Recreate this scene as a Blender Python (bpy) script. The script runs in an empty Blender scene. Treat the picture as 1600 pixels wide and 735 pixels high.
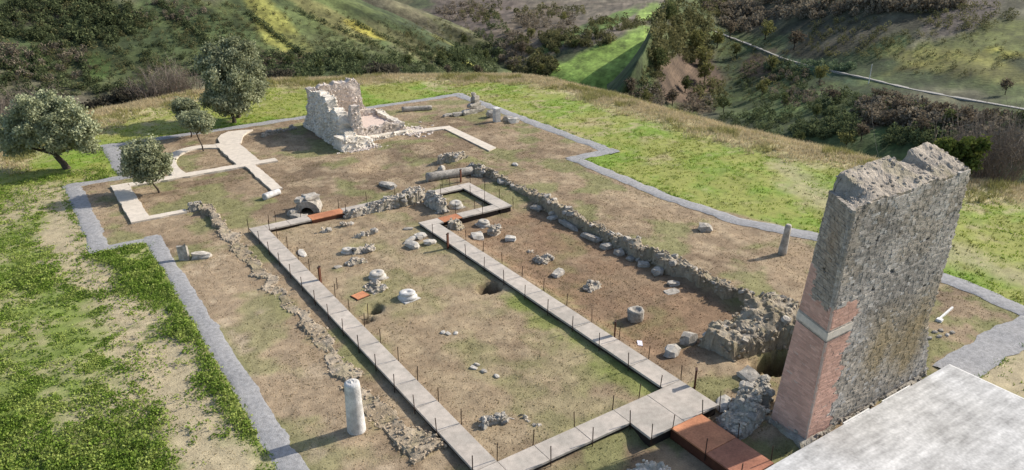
import bpy, math, random
import numpy as np
from mathutils import Vector, Matrix
from mathutils.bvhtree import BVHTree

# ------------------------------------------------------------------ camera, sky, sun, exposure
SC = bpy.context.scene
COL = SC.collection
H = 19.0                       # camera height above the site
PITCH = math.radians(23.3)
YAW = math.radians(34.0)       # the camera looks 34 degrees clockwise of +Y; the ruin's axes are X and Y
FPX, CX, CY = 1200.0, 800.0, 367.0
cam = bpy.data.cameras.new('camera')
cam.sensor_width = 36.0
cam.lens = 36.0 * FPX / 1600.0
cam.clip_start = 0.5
cam.clip_end = 20000
camo = bpy.data.objects.new('camera', cam)
COL.objects.link(camo)
camo.location = (0, 0, H)
camo.rotation_euler = (math.pi / 2 - PITCH, 0, -YAW)
SC.camera = camo

SUN_ELEV = math.radians(33)
SUN_AZ = math.radians(97)      # clockwise from +Y
world = bpy.data.worlds.new('World')
SC.world = world
world.use_nodes = True
nt = world.node_tree
sky = nt.nodes.new('ShaderNodeTexSky')
sky.sky_type = 'NISHITA'
sky.sun_disc = False
sky.sun_elevation = SUN_ELEV
sky.sun_rotation = SUN_AZ
sky.air_density = 1.0
sky.dust_density = 1.6
bg = nt.nodes['Background']
bg.inputs['Strength'].default_value = 0.14
nt.links.new(sky.outputs['Color'], bg.inputs['Color'])
sun = bpy.data.lights.new('sun', 'SUN')
sun.energy = 4.3
sun.angle = math.radians(0.6)
sun.color = (1.0, 0.94, 0.85)
suno = bpy.data.objects.new('sun', sun)
COL.objects.link(suno)
sd_ = Vector((math.sin(SUN_AZ) * math.cos(SUN_ELEV), math.cos(SUN_AZ) * math.cos(SUN_ELEV), math.sin(SUN_ELEV)))
suno.rotation_euler = sd_.to_track_quat('Z', 'Y').to_euler()
suno.location = (60, 20, 60)
SC.view_settings.view_transform = 'Standard'
SC.view_settings.look = 'None'
SC.view_settings.exposure = 0.5
SC.view_settings.gamma = 1.0

rng = np.random.default_rng(7)
random.seed(7)

# ------------------------------------------------------------------ pixel -> place
SA, CA = math.sin(YAW), math.cos(YAW)
SP, CP = math.sin(PITCH), math.cos(PITCH)
def ray(px, py):
    dx = (px - CX) / FPX; dy = -(py - CY) / FPX
    f = CP + dy * SP; zz = -SP + dy * CP
    return np.array((dx * CA + f * SA, -dx * SA + f * CA, zz))
def GP(px, py, z=0.0):
    r = ray(px, py); t = (H - z) / -r[2]
    return (r[0] * t, r[1] * t)
def PD(px, py, dist):
    r = ray(px, py); t = dist / math.hypot(r[0], r[1])
    return (r[0] * t, r[1] * t, H + r[2] * t)
def project(P):
    P = np.asarray(P, float)
    r = P[:, 0] * CA - P[:, 1] * SA; f0 = P[:, 0] * SA + P[:, 1] * CA; dz = P[:, 2] - H
    f = f0 * CP - dz * SP; up = f0 * SP + dz * CP
    f = np.maximum(f, 0.1)
    return CX + FPX * r / f, CY - FPX * up / f

# ------------------------------------------------------------------ noise (numpy)
def _h(a, seed):
    a = a.astype(np.uint32)
    a = (a ^ np.uint32(seed * 2654435 & 0xffffffff)) * np.uint32(2246822519)
    a ^= a >> np.uint32(13); a = a * np.uint32(3266489917); a ^= a >> np.uint32(16)
    return (a & np.uint32(0xffffff)).astype(float) / 0xffffff
def vn(P, seed=0):
    P = np.asarray(P, float); D = P.shape[1]
    i = np.floor(P).astype(np.int64); f = P - i; f = f * f * (3 - 2 * f)
    pr = (73856093, 19349663, 83492791)
    out = 0
    for c in range(1 << D):
        w = 1.0; k = 0
        for d in range(D):
            b = (c >> d) & 1
            w = w * (f[:, d] if b else 1 - f[:, d])
            k = k ^ ((i[:, d] + b) * pr[d] & 0xffffffff)
        out = out + w * _h(k, seed)
    return out
def fbm(P, scale, octs=4, seed=0, gain=0.5):
    P = np.asarray(P, float) * scale; s = 0; a = 1; t = 0
    for o in range(octs):
        s = s + a * vn(P + 17.3 * o, seed + o); t += a; a *= gain; P = P * 2.03
    return s / t
def sstep(a, b, x):
    t = np.clip((x - a) / (b - a), 0, 1); return t * t * (3 - 2 * t)
def mixc(a, b, t):
    return a * (1 - t[:, None]) + np.asarray(b)[None, :] * t[:, None] if np.ndim(b) == 1 else a * (1 - t[:, None]) + b * t[:, None]
def seg_dist(P, pl, closed=False):
    pl = [np.array(p[:2], float) for p in pl]
    if closed: pl = pl + [pl[0]]
    best = np.full(len(P), 1e9)
    for a, b in zip(pl[:-1], pl[1:]):
        d = b - a; t = np.clip(((P - a) @ d) / max(d @ d, 1e-9), 0, 1)
        q = P - a - t[:, None] * d
        best = np.minimum(best, np.hypot(q[:, 0], q[:, 1]))
    return best
def inside(P, poly):
    x, y = P[:, 0], P[:, 1]; r = np.zeros(len(P), bool); n = len(poly)
    for i in range(n):
        x0, y0 = poly[i][:2]; x1, y1 = poly[(i + 1) % n][:2]
        if y0 == y1: continue
        c = ((y0 > y) != (y1 > y)) & (x < (x1 - x0) * (y - y0) / (y1 - y0) + x0)
        r ^= c
    return r
def sdist(P, poly):
    d = seg_dist(P, poly, True); return np.where(inside(P, poly), -d, d)   # negative inside

# ------------------------------------------------------------------ materials
def new_mat(name):
    m = bpy.data.materials.new(name); m.use_nodes = True
    return m, m.node_tree.nodes, m.node_tree.links, m.node_tree.nodes['Principled BSDF']
def surf(name, color=None, var=0.3, scale=6.0, fine=40.0, bump=0.4, bdist=0.03, rough=0.9, attr=False, objvar=0.0, spec=0.2, metal=0.0, color2=None):
    """noise-mottled surface; base colour from the 'Col' attribute or a plain colour"""
    m, N, L, B = new_mat(name)
    tc = N.new('ShaderNodeTexCoord'); geo = N.new('ShaderNodeNewGeometry')
    n1 = N.new('ShaderNodeTexNoise'); n1.inputs['Scale'].default_value = scale; n1.inputs['Detail'].default_value = 6
    n2 = N.new('ShaderNodeTexNoise'); n2.inputs['Scale'].default_value = fine; n2.inputs['Detail'].default_value = 4
    L.new(geo.outputs['Position'], n1.inputs['Vector']); L.new(geo.outputs['Position'], n2.inputs['Vector'])
    if attr:
        a = N.new('ShaderNodeAttribute'); a.attribute_name = 'Col'; base = a.outputs['Color']
    elif color2 is not None:
        mx = N.new('ShaderNodeMix'); mx.data_type = 'RGBA'
        n3 = N.new('ShaderNodeTexNoise'); n3.inputs['Scale'].default_value = scale * 0.37; n3.inputs['Detail'].default_value = 5
        L.new(geo.outputs['Position'], n3.inputs['Vector'])
        r = N.new('ShaderNodeMapRange'); r.inputs[1].default_value = 0.4; r.inputs[2].default_value = 0.62
        L.new(n3.outputs['Fac'], r.inputs[0]); L.new(r.outputs[0], mx.inputs['Factor'])
        mx.inputs['A'].default_value = (*color, 1); mx.inputs['B'].default_value = (*color2, 1)
        base = mx.outputs['Result']
    else:
        a = N.new('ShaderNodeRGB'); a.outputs[0].default_value = (*color, 1); base = a.outputs[0]
    ad = N.new('ShaderNodeMath'); ad.operation = 'ADD'
    L.new(n1.outputs['Fac'], ad.inputs[0]); L.new(n2.outputs['Fac'], ad.inputs[1])
    mr = N.new('ShaderNodeMapRange'); mr.inputs[1].default_value = 0.6; mr.inputs[2].default_value = 1.4
    mr.inputs[3].default_value = 1 - var; mr.inputs[4].default_value = 1 + var
    L.new(ad.outputs[0], mr.inputs[0])
    fac = mr.outputs[0]
    if objvar:
        oi = N.new('ShaderNodeObjectInfo'); mo = N.new('ShaderNodeMapRange')
        mo.inputs[3].default_value = 1 - objvar; mo.inputs[4].default_value = 1 + objvar
        L.new(oi.outputs['Random'], mo.inputs[0])
        mm = N.new('ShaderNodeMath'); mm.operation = 'MULTIPLY'; L.new(fac, mm.inputs[0]); L.new(mo.outputs[0], mm.inputs[1]); fac = mm.outputs[0]
    vm = N.new('ShaderNodeVectorMath'); vm.operation = 'SCALE'
    L.new(base, vm.inputs[0]); L.new(fac, vm.inputs['Scale'])
    L.new(vm.outputs[0], B.inputs['Base Color'])
    B.inputs['Roughness'].default_value = rough
    B.inputs['Specular IOR Level'].default_value = spec
    B.inputs['Metallic'].default_value = metal
    if bump:
        bp = N.new('ShaderNodeBump'); bp.inputs['Strength'].default_value = bump; bp.inputs['Distance'].default_value = bdist
        L.new(ad.outputs[0], bp.inputs['Height']); L.new(bp.outputs[0], B.inputs['Normal'])
    return m
def leafmat(name, trans=0.3, color=None):
    m = bpy.data.materials.new(name); m.use_nodes = True
    N, L = m.node_tree.nodes, m.node_tree.links
    N.remove(N['Principled BSDF']); out = N['Material Output']
    a = N.new('ShaderNodeAttribute'); a.attribute_name = 'Col'
    oi = N.new('ShaderNodeObjectInfo'); mo = N.new('ShaderNodeMapRange'); mo.inputs[3].default_value = 0.85; mo.inputs[4].default_value = 1.15
    L.new(oi.outputs['Random'], mo.inputs[0])
    vm = N.new('ShaderNodeVectorMath'); vm.operation = 'SCALE'; L.new(a.outputs['Color'], vm.inputs[0]); L.new(mo.outputs[0], vm.inputs['Scale'])
    d = N.new('ShaderNodeBsdfDiffuse'); t = N.new('ShaderNodeBsdfTranslucent'); mx = N.new('ShaderNodeMixShader')
    mx.inputs[0].default_value = trans
    L.new(vm.outputs[0], d.inputs[0]); L.new(vm.outputs[0], t.inputs[0])
    L.new(d.outputs[0], mx.inputs[1]); L.new(t.outputs[0], mx.inputs[2]); L.new(mx.outputs[0], out.inputs[0])
    return m

M = {}
M['ground'] = surf('soil_and_turf', attr=True, var=0.35, scale=2.2, fine=16, bump=0.5, bdist=0.05, rough=0.95)
M['hill'] = surf('hill_turf', attr=True, var=0.45, scale=0.08, fine=0.5, bump=0.6, bdist=0.6, rough=0.95)
M['leaf'] = leafmat('foliage')
M['gravel'] = surf('grey_gravel', (0.275, 0.268, 0.262), var=0.4, scale=5, fine=30, bump=0.7, bdist=0.03)
M['slab'] = surf('exposed_aggregate', (0.44, 0.385, 0.325), var=0.26, scale=3.5, fine=24, bump=0.25, bdist=0.01, objvar=0.08, color2=(0.37, 0.33, 0.28))
M['cream'] = surf('crushed_limestone', (0.56, 0.49, 0.40), var=0.22, scale=3, fine=22, bump=0.5, bdist=0.02)
M['concrete'] = surf('brushed_concrete', (0.47, 0.46, 0.44), var=0.3, scale=1.6, fine=9, bump=0.25, bdist=0.015, objvar=0.02, color2=(0.38, 0.37, 0.35))
M['band'] = surf('limestone_band', (0.56, 0.50, 0.42), var=0.25, scale=6, bump=0.3)
def streak(m, amt=0.16):
    N, L = m.node_tree.nodes, m.node_tree.links; B = N['Principled BSDF']; src = B.inputs['Base Color'].links[0].from_socket
    geo = N.new('ShaderNodeNewGeometry'); mp = N.new('ShaderNodeMapping'); mp.inputs['Rotation'].default_value = (0, 0, 0.6); mp.inputs['Scale'].default_value = (0.5, 3.2, 1)
    n = N.new('ShaderNodeTexNoise'); n.inputs['Scale'].default_value = 1.5; n.inputs['Detail'].default_value = 7
    L.new(geo.outputs['Position'], mp.inputs[0]); L.new(mp.outputs[0], n.inputs['Vector'])
    r = N.new('ShaderNodeMapRange'); r.inputs[1].default_value = 0.3; r.inputs[2].default_value = 0.7; r.inputs[3].default_value = 1 - amt; r.inputs[4].default_value = 1 + amt
    v = N.new('ShaderNodeVectorMath'); v.operation = 'SCALE'; L.new(n.outputs['Fac'], r.inputs[0]); L.new(src, v.inputs[0]); L.new(r.outputs[0], v.inputs['Scale']); L.new(v.outputs[0], B.inputs['Base Color'])
streak(M['concrete'], 0.2)
M['curb'] = surf('pale_curb', (0.66, 0.64, 0.60), var=0.2, scale=5)
M['corten'] = surf('rusted_steel', (0.50, 0.215, 0.105), var=0.35, scale=1.8, fine=14, bump=0.08, rough=0.7, color2=(0.40, 0.165, 0.082), objvar=0.06)
M['corten_dark'] = surf('brown_rust_plate', (0.35, 0.15, 0.088), var=0.35, scale=1.8, fine=14, bump=0.08, rough=0.7, color2=(0.27, 0.11, 0.066))
M['marker'] = surf('brown_rusted_steel', (0.085, 0.032, 0.018), var=0.3, scale=4, bump=0, rough=0.7)
M['rod'] = surf('dark_rusted_steel', (0.045, 0.024, 0.017), var=0.3, scale=9, bump=0, rough=0.7, objvar=0.35)
M['steel'] = surf('dark_steel', (0.03, 0.022, 0.018), var=0.3, scale=5, bump=0, rough=0.7)
M['stone'] = surf('weathered_stone', (0.40, 0.36, 0.305), var=0.45, scale=7, fine=32, bump=0.7, bdist=0.04, objvar=0.2, color2=(0.26, 0.235, 0.20))
M['marble'] = surf('white_marble', (0.56, 0.54, 0.51), var=0.3, scale=5, fine=26, bump=0.5, bdist=0.03, color2=(0.40, 0.385, 0.36), objvar=0.08)
M['pale_stone'] = surf('pale_limestone', (0.47, 0.435, 0.38), var=0.35, scale=6, fine=28, bump=0.6, bdist=0.03, color2=(0.34, 0.31, 0.265), objvar=0.12)
M['rubble'] = surf('rubble_stones', attr=True, var=0.4, scale=6, fine=30, bump=0.8, bdist=0.05)
M['masonry'] = surf('wall_stones', attr=True, var=0.32, scale=3.0, fine=26, bump=0.6, bdist=0.03)
M['brick'] = surf('new_brick', attr=True, var=0.14, scale=2, fine=40, bump=0.2, bdist=0.008)
M['bark'] = surf('bark', (0.075, 0.058, 0.043), var=0.4, scale=9, bump=0.7)
M['twig'] = surf('grey_twigs', (0.19, 0.155, 0.125), var=0.3, scale=3, bump=0, objvar=0.2)
M['road'] = surf('chalk_track', (0.29, 0.275, 0.245), var=0.25, scale=0.6, fine=3, bump=0)
M['plaster'] = surf('lime_plaster', (0.55, 0.44, 0.37), var=0.15, scale=3)
M['paper'] = surf('pale_card', (0.62, 0.60, 0.66), var=0.2, scale=14, bump=0)

# ------------------------------------------------------------------ object helpers
def tag(o, label=None, cat=None, group=None, kind=None):
    if label: o['label'] = label
    if cat: o['category'] = cat
    if group: o['group'] = group
    if kind: o['kind'] = kind
    return o
def link(o, parent=None):
    COL.objects.link(o)
    if parent is not None: o.parent = parent
    return o
def empty(name, loc=(0, 0, 0)):
    o = bpy.data.objects.new(name, None); o.empty_display_size = 0.3; o.location = loc
    return link(o)
def mk(name, V, Fq, mat, parent=None, cols=None, smooth=False, kind=None, link_it=True):
    """mesh object from numpy verts and a list of equal-length or ragged faces; verts are in the parent's frame"""
    me = bpy.data.meshes.new(name)
    V = np.asarray(V, np.float32)
    if isinstance(Fq, np.ndarray):
        k = Fq.shape[1]; nf = len(Fq)
        me.vertices.add(len(V)); me.vertices.foreach_set('co', V.ravel())
        me.loops.add(nf * k); me.loops.foreach_set('vertex_index', Fq.astype(np.int32).ravel())
        me.polygons.add(nf)
        me.polygons.foreach_set('loop_start', np.arange(0, nf * k, k, dtype=np.int32))
        me.polygons.foreach_set('loop_total', np.full(nf, k, np.int32))
        me.update(calc_edges=True)
    else:
        me.from_pydata([tuple(map(float, v)) for v in V], [], Fq); me.update()
    if cols is not None:
        at = me.color_attributes.new('Col', 'FLOAT_COLOR', 'POINT')
        c4 = np.ones((len(V), 4), np.float32); c4[:, :3] = np.clip(cols, 0, 1)
        at.data.foreach_set('color', c4.ravel())
    me.polygons.foreach_set('use_smooth', np.full(len(me.polygons), bool(smooth)))
    me.materials.append(mat)
    o = bpy.data.objects.new(name, me)
    if kind: o['kind'] = kind
    if link_it: link(o, parent)
    return o
def share(name, src, parent=None, loc=(0, 0, 0), rot=(0, 0, 0), scl=(1, 1, 1)):
    o = bpy.data.objects.new(name, src.data if hasattr(src, 'data') else src)
    o.location = loc; o.rotation_euler = rot; o.scale = scl
    return link(o, parent)

BOXF = np.array([(0, 3, 2, 1), (4, 5, 6, 7), (0, 1, 5, 4), (1, 2, 6, 5), (2, 3, 7, 6), (3, 0, 4, 7)])
class MB:
    def __init__(s): s.V = []; s.F = []; s.C = []; s.n = 0
    def add(s, V, F, c=None):
        V = np.asarray(V, float)
        s.V.append(V); s.F += [tuple(int(i) + s.n for i in f) for f in F]; s.n += len(V)
        s.C.append(np.tile(np.asarray(c if c is not None else (.5, .5, .5), float), (len(V), 1)) if np.ndim(c) < 2 else c)
    def box(s, x0, x1, y0, y1, z0, z1, c=None, bev=0.0):
        if not bev:
            s.add([(x0, y0, z0), (x1, y0, z0), (x1, y1, z0), (x0, y1, z0), (x0, y0, z1), (x1, y0, z1), (x1, y1, z1), (x0, y1, z1)], BOXF, c); return
        b = bev
        V = [(x0, y0, z0), (x1, y0, z0), (x1, y1, z0), (x0, y1, z0), (x0, y0, z1 - b), (x1, y0, z1 - b), (x1, y1, z1 - b), (x0, y1, z1 - b),
             (x0 + b, y0 + b, z1), (x1 - b, y0 + b, z1), (x1 - b, y1 - b, z1), (x0 + b, y1 - b, z1)]
        F = [(0, 3, 2, 1), (0, 1, 5, 4), (1, 2, 6, 5), (2, 3, 7, 6), (3, 0, 4, 7), (4, 5, 9, 8), (5, 6, 10, 9), (6, 7, 11, 10), (7, 4, 8, 11), (8, 9, 10, 11)]
        s.add(V, F, c)
    def prism(s, poly, z0, z1, c=None):
        n = len(poly)
        a = sum(poly[i][0] * poly[(i + 1) % n][1] - poly[(i + 1) % n][0] * poly[i][1] for i in range(n))
        if a < 0: poly = poly[::-1]
        V = [(p[0], p[1], z0) for p in poly] + [(p[0], p[1], z1) for p in poly]
        F = [tuple(range(n - 1, -1, -1)), tuple(range(n, 2 * n))] + [(i, (i + 1) % n, (i + 1) % n + n, i + n) for i in range(n)]
        s.add(V, F, c)
    def tube(s, pts, rads, n=8, c=None, cap=True):
        pts = [np.array(p, float) for p in pts]; V = []; F = []
        for i, p in enumerate(pts):
            t = pts[min(i + 1, len(pts) - 1)] - pts[max(i - 1, 0)]; t /= np.linalg.norm(t) + 1e-9
            a = np.cross(t, (0, 0, 1)) if abs(t[2]) < 0.9 else np.cross(t, (1, 0, 0)); a /= np.linalg.norm(a)
            b = np.cross(t, a)
            for k in range(n):
                an = 2 * math.pi * k / n
                V.append(p + rads[i] * (math.cos(an) * a + math.sin(an) * b))
        for i in range(len(pts) - 1):
            for k in range(n):
                F.append((i * n + k, i * n + (k + 1) % n, (i + 1) * n + (k + 1) % n, (i + 1) * n + k))
        if cap:
            F.append(tuple(range(n - 1, -1, -1))); F.append(tuple(range((len(pts) - 1) * n, len(pts) * n)))
        s.add(V, F, c)
    def build(s, name, mat, parent=None, kind=None, smooth=False, link_it=True):
        V = np.vstack(s.V); C = np.vstack(s.C)
        return mk(name, V, s.F, mat, parent, C, smooth, kind, link_it)

# stone shapes: subdivided cubes, pushed and knocked about
def stone_shape(seed, boxy=0.5, flat=1.0):
    r = np.random.default_rng(seed)
    g = [-1, 0, 1]; idx = {}; V = []
    for x in g:
        for y in g:
            for z in g:
                if abs(x) + abs(y) + abs(z) == 0: continue
                idx[(x, y, z)] = len(V); V.append((x, y, z))
    F = []
    for ax in range(3):
        for sg in (-1, 1):
            o = [a for a in range(3) if a != ax]
            for i in (-1, 0):
                for j in (-1, 0):
                    q = []
                    for (di, dj) in ((0, 0), (1, 0), (1, 1), (0, 1)):
                        p = [0, 0, 0]; p[ax] = sg; p[o[0]] = i + di; p[o[1]] = j + dj; q.append(idx[tuple(p)])
                    flip = (sg > 0) != (ax == 1)
                    F.append(q if flip else q[::-1])
    V = np.array(V, float)
    nrm = V / np.linalg.norm(V, axis=1)[:, None] * 1.15
    V = V * boxy + nrm * (1 - boxy)
    V += r.normal(0, 0.12, V.shape)
    V[:, 2] *= flat
    V[:, 0] *= r.uniform(0.85, 1.15)
    return V * 0.5, np.array(F)
SHAPES = [stone_shape(s, b) for s, b in zip(range(8), (0.35, 0.5, 0.6, 0.45, 0.7, 0.55, 0.3, 0.65))]
class Stones:
    """many stones joined in one mesh"""
    def __init__(s): s.V = []; s.F = []; s.C = []; s.n = 0
    def add(s, p, size, col, rz=None, tilt=0.2):
        V, F = SHAPES[rng.integers(len(SHAPES))]
        a = rng.uniform(0, 6.28) if rz is None else rz
        R = np.array(Matrix.Rotation(a, 3, 'Z') @ Matrix.Rotation(rng.normal(0, tilt), 3, 'X') @ Matrix.Rotation(rng.normal(0, tilt), 3, 'Y'))
        W = (V * np.asarray(size)) @ R.T + np.asarray(p)
        s.V.append(W); s.F.append(F + s.n); s.n += len(W)
        s.C.append(np.tile(np.asarray(col) * rng.uniform(0.8, 1.15), (len(W), 1)))
    def build(s, name, mat, parent=None, kind='stuff'):
        return mk(name, np.vstack(s.V), np.vstack(s.F), mat, parent, np.vstack(s.C), False, kind)

# ------------------------------------------------------------------ the ground
BROW = [(-1, 74.4), (7.5, 84.5), (16, 88), (26.4, 89.7), (38.7, 84.8), (51.2, 77.3), (53.5, 72.6), (54.4, 62), (54.2, 52), (55, 45), (56, 36),
        (58, 26), (60.5, 21), (66, 0), (66, -60), (-45, -60), (-34, 20), (-17, 50), (-8, 66)]
SITE = [(5.9, -30), (5.9, 48.5), (3, 48.5), (3, 62.1), (6.8, 62.1), (6.8, 71.8), (41, 71.8), (41.2, 46.8), (37.7, 46.8), (37.6, 36), (40.5, 26),
        (40.9, 13.2), (32, 13.0), (32, -30)]
PITS = []      # x, y, radius, depth
for px, py, r, dp in ((765, 450, 0.75, 0.8), (585, 483, 0.42, 0.7), (574, 499, 0.35, 0.25)):
    x, y = GP(px, py); PITS.append((x, y, r, dp))
TPIT = [GP(*p) for p in ((1172, 566), (1190, 556), (1215, 548), (1240, 552), (1236, 572), (1208, 584), (1188, 578))]
MOUNDS = [(*GP(560, 262), 3.0, 0.35), (*GP(640, 232), 2.6, 0.35), (*GP(700, 250), 2.2, 0.3)]
DIPS = [(*GP(590, 262), 1.5, 0.35), (*GP(545, 330), 2, 0.1)]
def ground_z(P):
    P = np.asarray(P, float)
    d = sdist(P, BROW)
    dd = np.maximum(d, 0)
    z = -0.72 * (np.sqrt(dd * dd + 16) - 4)
    s = sdist(P, SITE)
    z = z + (fbm(P, 0.22, 3, 3) - 0.5) * 0.25 * sstep(0.5, 6, s) + (fbm(P, 0.9, 3, 5) - 0.5) * 0.12
    z = z - (fbm(P, 0.6, 2, 9) - 0.5) * 0.1 * sstep(0, 3, s)
    near = sstep(40, 20, d)
    z = z + (fbm(P, 0.06, 3, 11) - 0.5) * 6 * sstep(3, 30, dd)
    for x, y, r, h in MOUNDS: z = z + h * np.exp(-((P[:, 0] - x) ** 2 + (P[:, 1] - y) ** 2) / r ** 2)
    for x, y, r, h in DIPS: z = z - h * np.exp(-((P[:, 0] - x) ** 2 + (P[:, 1] - y) ** 2) / r ** 2)
    # the right aisle lies a little lower than its surroundings, the long wall retains the bank
    ais = sstep(21.8, 23, P[:, 0]) * sstep(29.9, 29.2, P[:, 0]) * sstep(20, 22.5, P[:, 1]) * sstep(43, 39, P[:, 1])
    z = z - 0.28 * ais
    bank = sstep(29.4, 30.2, P[:, 0]) * sstep(39, 31, P[:, 0]) * sstep(20, 24, P[:, 1]) * sstep(49, 43, P[:, 1])
    z = z + 0.2 * bank
    lens = sstep(17.9, 17.2, P[:, 1]) * sstep(12, 13, P[:, 0]) * sstep(22.5, 21.5, P[:, 0])
    z = z - 0.25 * lens
    w = fbm(P, 1.6, 2, 21)
    for x, y, r, h in PITS:
        q = np.hypot(P[:, 0] - x, (P[:, 1] - y)) + (w - 0.5) * 0.5
        z = z - h * sstep(r, r * 0.55, q)
    t = sdist(P, TPIT) + (w - 0.5) * 0.4
    z = z - 2.2 * sstep(0.15, -0.35, t)
    return z
def gz(x, y): return float(ground_z(np.array([[x, y]]))[0])

TRACKS = [([(112, 300), (90, 345), (120, 400), (185, 470), (240, 560), (300, 660), (340, 760)], 0.95, 1.0),
          ([(60, 300), (30, 330), (-60, 360)], 1.6, 0.8), ([(330, 430), (360, 500), (395, 560)], 0.0, 0),
          ([(60, 690), (130, 660), (210, 640), (240, 600)], 0.9, 0.7), ([(250, 285), (200, 280), (120, 300), (60, 310)], 0.9, 0.8)]
TRACKS = [([GP(*p) for p in t], w, k) for t, w, k in TRACKS if w]
TRACKS.append(([(44.5, 13), (44.8, 22), (46, 30), (50, 36)], 1.0, 0.6))
TRACKS.append(([(35, 10.5), (42, 10.5), (50, 9)], 2.2, 1.0))
def masks(P):
    s = sdist(P, SITE) + (fbm(P, 0.8, 3, 31) - 0.5) * 0.7
    site = sstep(0.35, -0.35, s)
    db = sdist(P, BROW)
    tr = np.zeros(len(P))
    wob = (fbm(P, 0.5, 4, 41) - 0.5)
    for pl, w, k in TRACKS:
        d = seg_dist(P, pl) + wob * 2.6
        tr = np.maximum(tr, k * sstep(w + 1.3, w - 0.6, d))
    tr = tr * (1 - site)
    left = sstep(9, 4, P[:, 0]) * sstep(66, 52, P[:, 1])
    return site, db, tr, left
def ground_col(P):
    P = np.asarray(P, float)
    site, db, tr, left = masks(P)
    n1 = fbm(P, 0.22, 4, 51); n2 = fbm(P, 0.9, 4, 53); n3 = fbm(P, 3.1, 3, 55); n4 = fbm(P, 0.09, 3, 57)
    # outside: meadow
    c = np.tile(np.array((0.245, 0.255, 0.065)), (len(P), 1))
    c = mixc(c, np.array((0.165, 0.245, 0.034)), sstep(0.42, 0.62, n1 * 0.6 + n2 * 0.4))
    c = mixc(c, np.array((0.36, 0.29, 0.16)), sstep(0.56, 0.72, n4 * 0.5 + n2 * 0.5) * 0.8)
    c = mixc(c, np.array((0.12, 0.16, 0.035)), sstep(0.6, 0.75, n3) * 0.25)
    lush = np.tile(np.array((0.15, 0.195, 0.045)), (len(P), 1))
    lush = mixc(lush, np.array((0.30, 0.265, 0.14)), sstep(0.46, 0.64, n2) * 0.8)
    c = mixc(c, lush, left * 0.9)
    c = mixc(c, np.array((0.47, 0.385, 0.23)), sstep(-5.5, -1.0, db + (n2 - 0.5) * 5) * 0.85)
    c = mixc(c, np.array((0.12, 0.115, 0.06)), sstep(2.5, 7, db))
    c = mixc(c, np.array((0.36, 0.30, 0.19)), tr * sstep(0.3, 0.5, n2 * 0.5 + n3 * 0.5 + 0.1))
    # inside: dug and dry
    d = np.tile(np.array((0.268, 0.198, 0.125)), (len(P), 1))
    d = mixc(d, np.array((0.188, 0.135, 0.085)), sstep(0.44, 0.62, n1))
    d = mixc(d, np.array((0.345, 0.265, 0.17)), sstep(0.5, 0.68, n2) * 0.7)
    d = mixc(d, np.array((0.185, 0.185, 0.075)), sstep(0.5, 0.66, fbm(P, 0.45, 4, 61)) * 0.8)
    nave = sstep(12, 12.8, P[:, 0]) * sstep(20.8, 20.2, P[:, 0]) * sstep(18.5, 19.5, P[:, 1]) * sstep(46, 45, P[:, 1])
    d = mixc(d, np.array((0.31, 0.24, 0.15)), nave * (0.25 + 0.4 * sstep(0.4, 0.6, n2)))
    ais = sstep(21.5, 22.5, P[:, 0]) * sstep(30, 29, P[:, 0]) * sstep(19, 21, P[:, 1]) * sstep(41, 39, P[:, 1])
    d = mixc(d, np.array((0.205, 0.13, 0.078)), ais * (0.45 + 0.4 * sstep(0.35, 0.6, n2)))
    pale = sstep(6.2, 6.9, P[:, 0]) * sstep(9.8, 8.5, P[:, 0]) * sstep(46, 42, P[:, 1])
    d = mixc(d, np.array((0.40, 0.315, 0.215)), pale * (0.2 + 0.7 * sstep(0.48, 0.62, n1 * 0.4 + n2 * 0.6)))
    e = seg_dist(P, [(20.2, 20), (20.2, 30)])
    d = mixc(d, np.array((0.16, 0.20, 0.04)), sstep(1.2, 0.2, e + (n2 - 0.5) * 2) * 0.7)
    d = mixc(d, np.array((0.16, 0.16, 0.06)), sstep(18.2, 17.2, P[:, 1]) * sstep(12.5, 14, P[:, 0]) * sstep(0.45, 0.6, n2) * 0.8)
    d = d * (0.74 + 0.5 * n3)[:, None]
    c = c * (0.8 + 0.4 * n3)[:, None]
    c = mixc(c, d, site)
    # darker brown inside the holes
    for x, y, r, h in PITS:
        q = np.hypot(P[:, 0] - x, P[:, 1] - y); c = mixc(c, np.array((0.09, 0.065, 0.04)), sstep(r, r * 0.7, q))
    t = sdist(P, TPIT); c = mixc(c, np.array((0.075, 0.055, 0.036)), sstep(0.1, -0.2, t))
    return c
def axis(parts):
    a = []
    for x0, x1, st in parts: a += list(np.arange(x0, x1, st))
    a.append(parts[-1][1]); return np.array(a)
gx = axis([(-260, -60, 8), (-60, -16, 1.2), (-16, 2, 0.4), (2, 42, 0.2), (42, 62, 0.4), (62, 90, 1.5), (90, 330, 8)])
gy = axis([(-120, 0, 8), (0, 10, 1.0), (10, 73, 0.2), (73, 96, 0.4), (96, 120, 1.5), (120, 330, 8)])
XX, YY = np.meshgrid(gx, gy)
GPTS = np.column_stack([XX.ravel(), YY.ravel()])
GZ = ground_z(GPTS)
nx, ny = len(gx), len(gy)
ii = (np.arange(ny - 1)[:, None] * nx + np.arange(nx - 1)[None, :]).ravel()
ground = mk('ground', np.column_stack([GPTS, GZ]), np.column_stack([ii, ii + 1, ii + nx + 1, ii + nx]), M['ground'], None, ground_col(GPTS), True)
tag(ground, 'brown dug-over hilltop with dry turf and green meadow around it', 'ground', kind='structure')
# ground is used by everything that stands on it
def ground_grid(P):
    return ground_z(P)

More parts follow.
